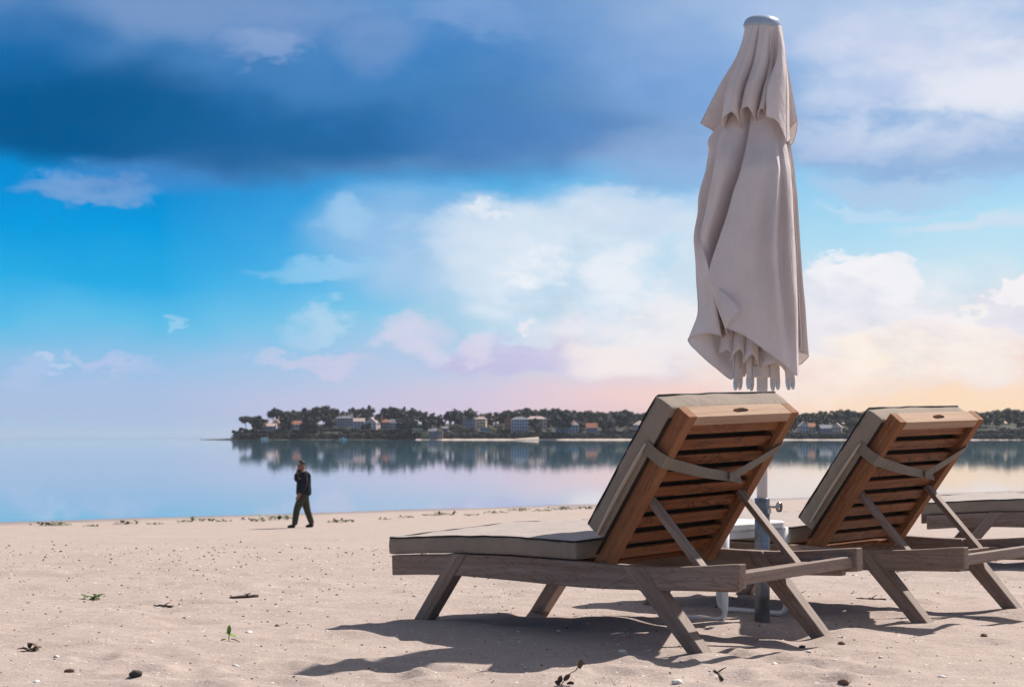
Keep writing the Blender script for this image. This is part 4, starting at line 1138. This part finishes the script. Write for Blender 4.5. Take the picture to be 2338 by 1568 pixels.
# ribs with their clear end clips
for (x, yb, dp, tilt) in [(-61, 886, 6, -4), (-34, 884, 26, 2), (-22, 887, -18, 0), (22, 888, 14, 0), (55, 886, 28, 3), (68, 884, 6, 6), (40, 884, -34, 0), (-46, 884, -36, 0)]:
    r0 = PL((x*.45, 300, dp*.4)); r1 = PL((x, yb-14, dp))
    rb = bar('rib', r0, r1, .021, .012, (1, 0, 0), M['cream_pole'], par, .002)
    dvec = (r1-r0).normalized(); p0 = r1 - dvec*.012
    sec = []
    for k, (w, th) in enumerate([(.021, .015), (.022, .016), (.019, .014), (.010, .010)]):
        c_ = p0 + dvec*(.016*k); sec.append([c_ + Vector((a*w/2, b*th/2, 0)) for a, b in ((-1, -1), (1, -1), (1, 1), (-1, 1))])
    cl = loft_obj('end_clip', sec, M['clear'], rb, .002); 
    cl.matrix_basis = rb.matrix_basis.inverted() @ cl.matrix_basis
    pin = link('clip_pin', tube_mesh('clip_pin', [p0 + dvec*.018 + Vector((-.004, -.011, 0)), p0 + dvec*.045 + Vector((-.003, -.011, 0))], .0035, 6), M['chrome'], rb); pin.matrix_basis = rb.matrix_basis.inverted()

# ------------------------------------------------------------------ white side table
tb = empty('side_table', (.926, 8.315, .014), (0, 0, R(-43.5))); tag(tb, 'white moulded side table with looped runner legs behind the parasol pole', 'table')
hx, hy, HT = .185, .235, .415
def rr_section(hx_, hy_, r, n=5):
    out = []
    for cx, cy, a0 in ((hx_-r, hy_-r, 0), (-hx_+r, hy_-r, math.pi/2), (-hx_+r, -hy_+r, math.pi), (hx_-r, -hy_+r, 1.5*math.pi)):
        for i in range(n): a = a0 + i*math.pi/2/(n-1); out.append((cx + r*math.cos(a), cy + r*math.sin(a)))
    return out
vs = []; fs = []; rings = [(hx-.012, .0), (hx, .010), (hx, .030), (hx-.006, .038), (hx-.016, .040)]
for q, dz in rings:
    vs += [(x, y, HT-.04+dz) for x, y in rr_section(q, q+hy-hx, .035)]
n = 20
for i in range(len(rings)-1): fs += [(i*n+k, i*n+(k+1) % n, (i+1)*n+(k+1) % n, (i+1)*n+k) for k in range(n)]
fs += [tuple(range(n-1, -1, -1)), tuple((len(rings)-1)*n+k for k in range(n))]
link('table_top', mesh('table_top', vs, fs), M['white_metal'], tb)
for sy in (-1, 1):
    path = [(-(hx-.012), sy*(hy-.02), HT-.03), (-(hx-.006), sy*(hy-.018), .20), (-(hx), sy*(hy-.012), .05)]
    for i in range(5): a = math.pi + i*math.pi/8; path.append((-(hx)+.035 + .035*math.cos(a), sy*(hy-.012), .036 + .035*math.sin(a)))
    for i in range(5): a = 1.5*math.pi + i*math.pi/8; path.append((hx-.035 + .035*math.cos(a), sy*(hy-.012), .036 + .035*math.sin(a)))
    path += [(hx, sy*(hy-.012), .05), (hx-.006, sy*(hy-.018), .20), (hx-.012, sy*(hy-.02), HT-.03)]
    rad = [.026, .019, .014] + [.0115]*10 + [.014, .019, .026]
    link('leg_loop', tube_mesh('leg_loop', path, rad, 10), M['white_metal'], tb, smooth=True)
for sx in (-1, 1):
    link('apron', bevel_mesh(box_mesh('apron', (sx*(hx-.02), 0, HT-.055), (.018, 2*hy-.08, .03)), .004), M['white_metal'], tb)

# ------------------------------------------------------------------ walker at the water's edge
M['navy'] = simple('navy_jacket', (.010, .013, .022), .8, var=.25, scale=9)
M['olive'] = simple('olive_trousers', (.045, .048, .030), .85, var=.2, scale=9)
M['skin'] = simple('skin', (.24, .12, .08), .55, var=.08)
M['hair'] = simple('hair', (.022, .016, .012), .7, var=.3, scale=40)
M['shoe'] = simple('shoe', (.03, .028, .027), .7)
def skin_mesh(name, joints, edges, mat, parent, sub=2, root=0, bulk=1.22):
    me = mesh(name, [j[:3] for j in joints], []); me.edges.add(len(edges))
    for e, (a, b) in zip(me.edges, edges): e.vertices = (a, b)
    o = link(name, me, mat, parent)
    sk = o.modifiers.new('skin', 'SKIN'); sk.use_smooth_shade = True
    for i, j in enumerate(joints):
        j = tuple(j[:3]) + tuple(q*bulk for q in j[3:])
        rx = j[3]; ry = j[4] if len(j) > 4 else rx
        me.skin_vertices[0].data[i].radius = (rx, ry); me.skin_vertices[0].data[i].use_root = (i == root)
    sb = o.modifiers.new('sub', 'SUBSURF'); sb.levels = sub; sb.render_levels = sub
    return o
wp = Wd(690, 1207, 50.0)
pz = sand_z(wp.x, wp.y)
man = empty('person', (wp.x, wp.y, pz), (0, 0, R(180+16))); tag(man, 'person in navy hooded jacket and olive trousers walking left, hand raised to the face', 'person')
# local frame: +x is the walking direction, +y the person's left (towards the camera after the turn)
J = [(-.02, 0, .94, .135, .115), (-.015, 0, 1.12, .13, .11), (-.025, 0, 1.30, .145, .12), (-.02, 0, 1.43, .12, .10), (.005, 0, 1.51, .055), (.03, 0, 1.60, .085, .09), (.035, 0, 1.70, .085, .09),
     (.0, .10, .88, .095), (.17, .10, .50, .06), (.235, .10, .12, .042), (.26, .10, .05, .04), (.37, .11, .03, .03),          # left leg forward
     (-.05, -.10, .88, .095), (-.14, -.10, .47, .06), (-.27, -.10, .14, .042), (-.29, -.10, .06, .04), (-.19, -.105, .03, .03),  # right leg back
     (-.02, .19, 1.41, .06), (-.02, .25, 1.13, .048), (.12, .23, .90, .038), (.15, .225, .84, .03),                                # left arm hanging, slightly forward
     (-.01, -.19, 1.41, .06), (.13, -.20, 1.24, .05), (.12, -.08, 1.46, .038), (.11, -.05, 1.53, .03)]                          # right arm raised to the face
Ed = [(0, 1), (1, 2), (2, 3), (3, 4), (4, 5), (5, 6), (0, 7), (7, 8), (8, 9), (9, 10), (10, 11), (0, 12), (12, 13), (13, 14), (14, 15), (15, 16), (3, 17), (17, 18), (18, 19), (19, 20), (3, 21), (21, 22), (22, 23), (23, 24)]
# fingers: five short chains grown from each palm
for palm, dirv, side in ((20, Vector((.12, -.02, -.30)), Vector((.05, .02, .02))), (24, Vector((-.16, .22, .30)), Vector((.12, .05, .06)))):
    base = Vector(J[palm][:3]); dn_ = dirv.normalized(); sd = side.normalized()
    for f_ in range(5):
        o_ = (f_-2)*.018; Lf = (.05, .072, .078, .074, .058)[f_]
        st = base + sd*o_ + dn_*(.01 if f_ == 0 else .035)
        if f_ == 0: dd = (dn_ - sd*.8).normalized()
        else: dd = dn_
        i0 = len(J); J.append((*st, .011)); J.append((*(st + dd*Lf*.55), .0095)); J.append((*(st + dd*Lf + Vector((.01, 0, 0))), .008))
        Ed += [(palm, i0), (i0, i0+1), (i0+1, i0+2)]
skin_mesh('body', J, Ed, M['skin'], man, 2)
# face details on the head
hc = Vector((.035, 0, 1.665))
link('nose', tube_mesh('nose', [hc + Vector((.085, 0, .02)), hc + Vector((.108, 0, -.018)), hc + Vector((.088, 0, -.03))], [.008, .014, .010], 8), M['skin'], man, smooth=True)
for sy in (-1, 1):
    link('ear', tube_mesh('ear', [hc + Vector((-.01, sy*.085, .025)), hc + Vector((-.022, sy*.096, .0)), hc + Vector((-.008, sy*.088, -.03))], [.012, .018, .010], 8), M['skin'], man, smooth=True)
    link('eye', tube_mesh('eye', [hc + Vector((.078, sy*.034, .012)), hc + Vector((.086, sy*.034, .012))], [.011, .006], 8), M['hair'], man, smooth=True)
link('mouth', tube_mesh('mouth', [hc + Vector((.084, -.02, -.055)), hc + Vector((.090, 0, -.054)), hc + Vector((.084, .02, -.055))], .005, 6), M['shoe'], man, smooth=True)
bm = bmesh.new(); bmesh.ops.create_icosphere(bm, subdivisions=3, radius=1)
bmesh.ops.delete(bm, geom=[v for v in bm.verts if v.co.z < -.55 + 1.1*max(0, v.co.x + .25)], context='VERTS')
for v in bm.verts:
    k = 1 + .05*noise.noise(v.co*5)
    v.co = Vector((v.co.x*.100*k - .006, v.co.y*.092*k, v.co.z*.104*k)) + hc + Vector((0, 0, .022))
hr = link('hair', from_bm('hair', bm), M['hair'], man, smooth=True); hr.modifiers.new('t', 'SOLIDIFY').thickness = .012
JJ = [(-.035, 0, .80, .19, .19), (-.035, 0, .98, .19, .185), (-.03, 0, 1.14, .17, .165), (-.04, 0, 1.31, .18, .175), (-.025, 0, 1.43, .145, .125), (-.01, 0, 1.50, .10, .10),
      (-.02, .19, 1.40, .085), (-.02, .26, 1.13, .068), (.12, .235, .90, .052), (-.01, -.19, 1.40, .085), (.13, -.20, 1.235, .078), (.12, -.085, 1.45, .066)]
skin_mesh('jacket', JJ, [(0, 1), (1, 2), (2, 3), (3, 4), (4, 5), (4, 6), (6, 7), (7, 8), (4, 9), (9, 10), (10, 11)], M['navy'], man, 2)
JH = [(-.055, 0, 1.47, .10, .12), (.03, -.03, 1.475, .11, .12), (.11, -.05, 1.53, .075, .07)]
skin_mesh('hood', JH, [(0, 1), (1, 2)], M['navy'], man, 2)
JT = [(-.02, 0, .95, .11, .11), (.0, .095, .85, .118), (.17, .10, .50, .082), (.235, .10, .05, .066), (-.05, -.095, .85, .118), (-.14, -.10, .47, .082), (-.275, -.10, .07, .066)]
skin_mesh('trousers', JT, [(0, 1), (1, 2), (2, 3), (0, 4), (4, 5), (5, 6)], M['olive'], man, 2)
for (ax, ay) in ((.235, .10), (-.285, -.10)):
    skin_mesh('shoe', [(ax-.03, ay, .055, .052, .05), (ax+.05, ay, .05, .05, .045), (ax+.15, ay+.006, .035, .042, .032), (ax+.19, ay+.008, .03, .03, .024)], [(0, 1), (1, 2), (2, 3)], M['shoe'], man, 2)

# ------------------------------------------------------------------ things lying on the sand
def ground(x, y):
    d = ZC*F/(y-HY); X = (x-CX)*d/F
    for _ in range(6): d = (ZC - sand_z(X, d))*F/(y-HY); X = (x-CX)*d/F
    return Vector((X, d, sand_z(X, d)))
M['shell'] = simple('shell', (.72, .68, .64), .55, var=.12, scale=30)
M['stone_brown'] = simple('stone_brown', (.17, .095, .065), .8, var=.3, scale=30)
M['stone_dark'] = simple('stone_dark', (.055, .048, .045), .8, var=.3, scale=30)
M['drift'] = simple('driftwood', (.045, .033, .027), .85, var=.3, scale=30)
M['dry_leaf'] = simple('dry_leaf', (.10, .065, .045), .85, var=.3, scale=30)
M['green_leaf'] = simple('green_leaf', (.16, .30, .035), .5, var=.25, scale=30)
M['weed'] = simple('seaweed', (.12, .17, .065), .6, var=.35, scale=20)
def leaf_part(name, p, d, L, W, mat, parent, curl=.25, up=Vector((0, 0, 1))):
    d = Vector(d).normalized(); s = d.cross(up).normalized(); n_ = s.cross(d); vs = []; N = 7
    for i in range(N):
        q = i/(N-1); w = W*math.sin(math.pi*min(1, q*.92+.08))**.8*(1 if i < N-1 else .1); c = Vector(p) + d*L*q + n_*(-curl*L*q*q)
        vs += [c - s*w + n_*w*.35, c - n_*.0012, c + s*w + n_*w*.35]
    fs = []
    for i in range(N-1): fs += [(i*3, i*3+1, i*3+4, i*3+3), (i*3+1, i*3+2, i*3+5, i*3+4)]
    o = link(name, mesh(name, vs, fs), mat, parent, smooth=True); md = o.modifiers.new('t', 'SOLIDIFY'); md.thickness = .0012
    return o
# seedling
g = ground(522, 1462); sdl = empty('seedling', g); sdl.scale = (.75, .75, .72); tag(sdl, 'bright green seedling with a few upright leaves on the open sand', 'plant')
link('stem', tube_mesh('stem', [(0, 0, -.02), (0, 0, .02), (.002, 0, .04)], .003, 6), M['green_leaf'], sdl)
for dv, L, W in (((.05, -.1, 1), .052, .011), ((.55, -.4, -.05), .055, .014), ((-.35, -.3, .35), .025, .008)):
    leaf_part('leaf', (0, 0, .035), dv, L, W, M['green_leaf'], sdl, .15, Vector((0, -1, .3)) if dv[2] > .5 else Vector((0, 0, 1)))
for dv in ((-1, -.1, -.1), (.9, .1, -.1)): leaf_part('dry_leaf', (dv[0]*.012, -.01, .012), dv, .05, .008, M['dry_leaf'], sdl)
# green weed clump on the left
def clump(loc, n, sp, L, mats, label, cat, group=None, name='seaweed_clump', seed=1):
    r = random.Random(seed); e = empty(name, loc); tag(e, label, cat, group)
    for i in range(n):
        a = r.uniform(0, 6.28); q = r.random()**.5*sp
        leaf_part('frond', (math.cos(a)*q, math.sin(a)*q*.5, r.uniform(0, .4)*L), (r.uniform(-1, 1), r.uniform(-1, .4), r.uniform(0, .9)), L*r.uniform(.6, 1.3), L*r.uniform(.22, .4), M[r.choice(mats)], e, .5)
    return e
clump(ground(208, 1368), 16, .045, .03, ['weed', 'weed', 'green_leaf'], 'small tuft of dark green weed on the left sand', 'plant', name='weed_tuft', seed=2)
clump(ground(75, 1484), 9, .03, .035, ['dry_leaf'], 'dried brown weed scrap at the lower left', 'plant debris', name='dried_weed', seed=3)
clump(ground(985, 1414), 8, .02, .022, ['dry_leaf', 'drift'], 'dried leaf scraps at the foot of the near front leg', 'plant debris', name='dried_weed', seed=4)
g = ground(1300, 1560); tw = empty('dead_sprig', g); tag(tw, 'dead curled leaf sprig standing in the sand at the bottom edge', 'plant debris')
link('stem', tube_mesh('stem', [(-.03, 0, -.005), (-.005, 0, .03), (.02, -.004, .045), (.034, -.006, .075)], .0016, 6), M['dry_leaf'], tw)
for p, dv, L in (((-.035, 0, .004), (.3, -.3, .9), .03), ((-.02, 0, .012), (.6, -.3, .5), .035), ((-.03, 0, .0), (-.6, -.4, .2), .03), ((.03, -.005, .05), (.25, -.2, .95), .035), ((.03, -.005, .06), (.5, -.2, .8), .024), ((-.01, 0, .0), (.8, -.4, .05), .03)):
    leaf_part('leaf', p, dv, L, .008, M['dry_leaf'], tw, -.3, Vector((0, -1, .4)))
leaf_part('leaf', (.045, 0, .10), (.8, 0, -.4), .022, .004, M['dry_leaf'], tw)
# driftwood and twigs
def twig(x0, y0, x1, y1, r, label, name='twig', kink=.01, seed=0, mat='drift'):
    a, b = ground(x0, y0), ground(x1, y1); rr = random.Random(seed); c = (a+b)/2
    e = empty(name, c); tag(e, label, 'twig' if name == 'twig' else 'driftwood')
    pts = []
    for i in range(7):
        q = i/6; p = a.lerp(b, q) - c + Vector((0, rr.uniform(-1, 1)*kink, r*.6 + rr.uniform(0, 1)*kink*.6)); pts.append(p)
    link('stick', tube_mesh('stick', pts, [r*.5, r*.8, r, r*1.05, r*.95, r*1.1, r*.9], 7), M[mat], e, smooth=True)
    p = pts[3]; link('side_shoot', tube_mesh('side_shoot', [p, p + Vector((.02, .012, .012)), p + Vector((.032, .014, .016))], [r*.6, r*.45, r*.25], 6), M[mat], e, smooth=True)
twig(524, 1366, 588, 1362, .008, 'dark tapering piece of driftwood with a knob end on the open sand', 'driftwood', .003, 1)
twig(350, 1384, 392, 1386, .005, 'short bent brown twig left of the driftwood', seed=2)
twig(1953, 1367, 2022, 1371, .004, 'thin dark twig behind the legs of the second lounger', seed=3)
twig(1628, 1530, 1648, 1537, .005, 'stubby charred twig on the sand below the near rear leg', seed=4, kink=.012)
g = ground(985, 1416); e = empty('grass_stalk', g); tag(e, 'single dry upright stalk behind the near front leg', 'plant debris')
link('stalk', tube_mesh('stalk', [(.03, 0, -.01), (.03, 0, .03), (.026, 0, .055), (.018, 0, .068)], [.002, .0018, .0014, .0008], 6), M['dry_leaf'], e)
# stones and shells large enough to pick out
def shell_mesh(name, seed):
    bm = bmesh.new(); r = random.Random(seed); N = 9
    c = bm.verts.new((0, 0, .28)); rings = []
    for k in (.5, 1.0):
        rings.append([bm.verts.new((math.cos(a)*k*(1 + .1*r.uniform(-1, 1)), math.sin(a)*k*.7*(1 + .1*r.uniform(-1, 1)), .28*(1-k*k) - .02)) for a in [6.283*i/N for i in range(N)]])
    for i in range(N):
        j = (i+1) % N; bm.faces.new((c, rings[0][i], rings[0][j])); bm.faces.new((rings[0][i], rings[1][i], rings[1][j], rings[0][j]))
    bm.faces.new(rings[1][::-1])
    return from_bm(name, bm)
SH = [shell_mesh('seashell', i) for i in range(3)]
SHELLS = [(568, 1443, .022), (218+320, 1490+38, .016), (130, 1498, .018), (1420, 1487, .028), (1480, 1485, .012), (1844, 1487, .018), (1768, 1508, .018), (345, 1465, .014), (420, 1410, .013), (1865, 1560, .022), (660, 1395, .013), (860, 1376, .010), (1275, 1440, .012), (1555, 1510, .010), (82, 1556, .018), (2010, 1500, .014), (2150, 1545, .02), (745, 1440, .012), (2088, 1463, .013), (1198, 1530, .010)]
for i, (x, y, s) in enumerate(SHELLS):
    g = ground(x, y); o = link('seashell', SH[i % 3], M['shell'], smooth=True); o.location = g + Vector((0, 0, .001)); o.scale = (s, s, s*1.1); o.rotation_euler = (random.uniform(-.3, .3), random.uniform(-.3, .3), random.uniform(0, 6.28))
    tag(o, 'small white seashell lying on the sand', 'seashell', 'scattered white seashells')
STONES = [(308, 1546, .026, 'stone_dark', 'dark grey angular stone at the lower left edge of the sand'), (158, 1534, .018, 'stone_brown', 'reddish brown pebble at the lower left'), (632, 1426, .014, 'stone_brown', 'brown flat pebble right of the seedling'), 
          (1545, 1560, .02, 'shell', 'pale rounded pebble at the bottom edge under the near rear leg'), (1830, 1478, .014, 'stone_dark', 'black pebble right of the near rear leg'), (1920, 1470, .014, 'stone_brown', 'brown pebble near the far rear leg of the nearest lounger'), (2245, 1452, .016, 'stone_brown', 'rust coloured pebble below the second lounger'), (1925, 1564, .018, 'stone_brown', 'brown pebble at the bottom edge right of centre')]
for i, (x, y, s, mt, lb) in enumerate(STONES):
    g = ground(x, y); o = link('pebble', rock_mesh('pebble', i+20, s, s*.8, s*.6), M[mt], smooth=True); o.location = g + Vector((0, 0, s*.2)); o.rotation_euler = (0, 0, random.uniform(0, 6)); tag(o, lb, 'pebble', 'pebbles on the sand')
# seaweed line on the lower beach
def low_ground(x, y):
    d = 55.0
    for _ in range(40):
        X = (x-CX)*d/F; d += ((ZC - sand_z(X, d))*F/(y-HY) - d)*.5
    return Vector(((x-CX)*d/F, d, sand_z((x-CX)*d/F, d)))
WEED = [(105, 1199, 1.0), (140, 1199, .6), (205, 1201, .5), (285, 1196, .8), (350, 1197, .5), (420, 1191, .6), (460, 1189, .9), (510, 1190, .5), (595, 1190, .6), (630, 1186, 1.0), (655, 1184, .7), (570, 1186, .5), (762, 1192, .6), (786, 1191, .7), (930, 1181, .5), (985, 1176, .6), (1012, 1175, .9), (1075, 1176, .5), (1130, 1171, .7), (1190, 1166, .8), (1240, 1166, .6), (1275, 1163, .9), (1310, 1162, .7), (1345, 1161, .8), (875, 1185, .4)]
for i, (x, y, s) in enumerate(WEED):
    clump(low_ground(x, y), 20, .5*s, .16*s, ['weed', 'weed', 'weed', 'dry_leaf'], 'patch of green seaweed on the tide line of the lower beach', 'seaweed', 'seaweed patches along the tide line', seed=40+i)
# loose grit nobody could count
def grit(name, n, mats, smin, smax, label, flat, seed):
    r = random.Random(seed); vs = []; fs = []
    base = [(0, 0, 1), (1, 0, 0), (.31, .95, 0), (-.81, .59, 0), (-.81, -.59, 0), (.31, -.95, 0), (0, 0, -1)]
    for i in range(n):
        y = 5.3 + 9*r.random()**1.6; x = r.uniform(-.29, .29)*y*1.05
        if i % 5 == 0: y = min(15.5, max(6, r.gauss(11.2, 1.9))); x = r.uniform(-.29, .05)*y
        z = sand_z(x, y); s = (smin + (smax-smin)*r.random()**3)*max(.8, y/8.5); a = r.uniform(0, 6.28); el = r.uniform(.45, 1); tl = r.uniform(-.4, .4)
        o = len(vs)
        for bx, by, bz in base:
            bx *= 1 + r.uniform(-.25, .25); by *= el
            vs.append((x + s*(bx*math.cos(a) - by*math.sin(a)), y + s*(bx*math.sin(a) + by*math.cos(a)), z + s*(bz*flat + bx*tl*.5) + s*flat*.3))
        for k in range(5): fs += [(o, o+1+k, o+1+(k+1) % 5), (o+6, o+1+(k+1) % 5, o+1+k)]
    ob = link(name, mesh(name, vs, fs), mats); tag(ob, label, 'debris', kind='stuff'); return ob
grit('shell_grit', 3600, M['shell'], .0022, .011, 'fine broken white shell strewn over the sand', .3, 5)
grit('brown_grit', 2200, M['stone_brown'], .0014, .0085, 'small brown bits of stone and bark strewn over the sand', .55, 6)
grit('dark_grit', 1100, M['stone_dark'], .0014, .008, 'small dark bits of bark and weed strewn over the sand', .6, 8)

# ------------------------------------------------------------------ haze over the bay
def haze():
    m = bpy.data.materials.new('haze'); m.use_nodes = True; t = NT(m.node_tree); t.n.clear()
    v = t.node('ShaderNodeVolumePrincipled'); v.inputs['Color'].default_value = (.80, .84, .95, 1); v.inputs['Density'].default_value = .000045
    v.inputs['Anisotropy'].default_value = .2
    o = t.node('ShaderNodeOutputMaterial'); t.l.new(v.outputs[0], o.inputs['Volume'])
    b = link('haze', box_mesh('haze', (0, 4480, 12.6), (18200, 9200, 31)), m); tag(b, kind='stuff')
haze()
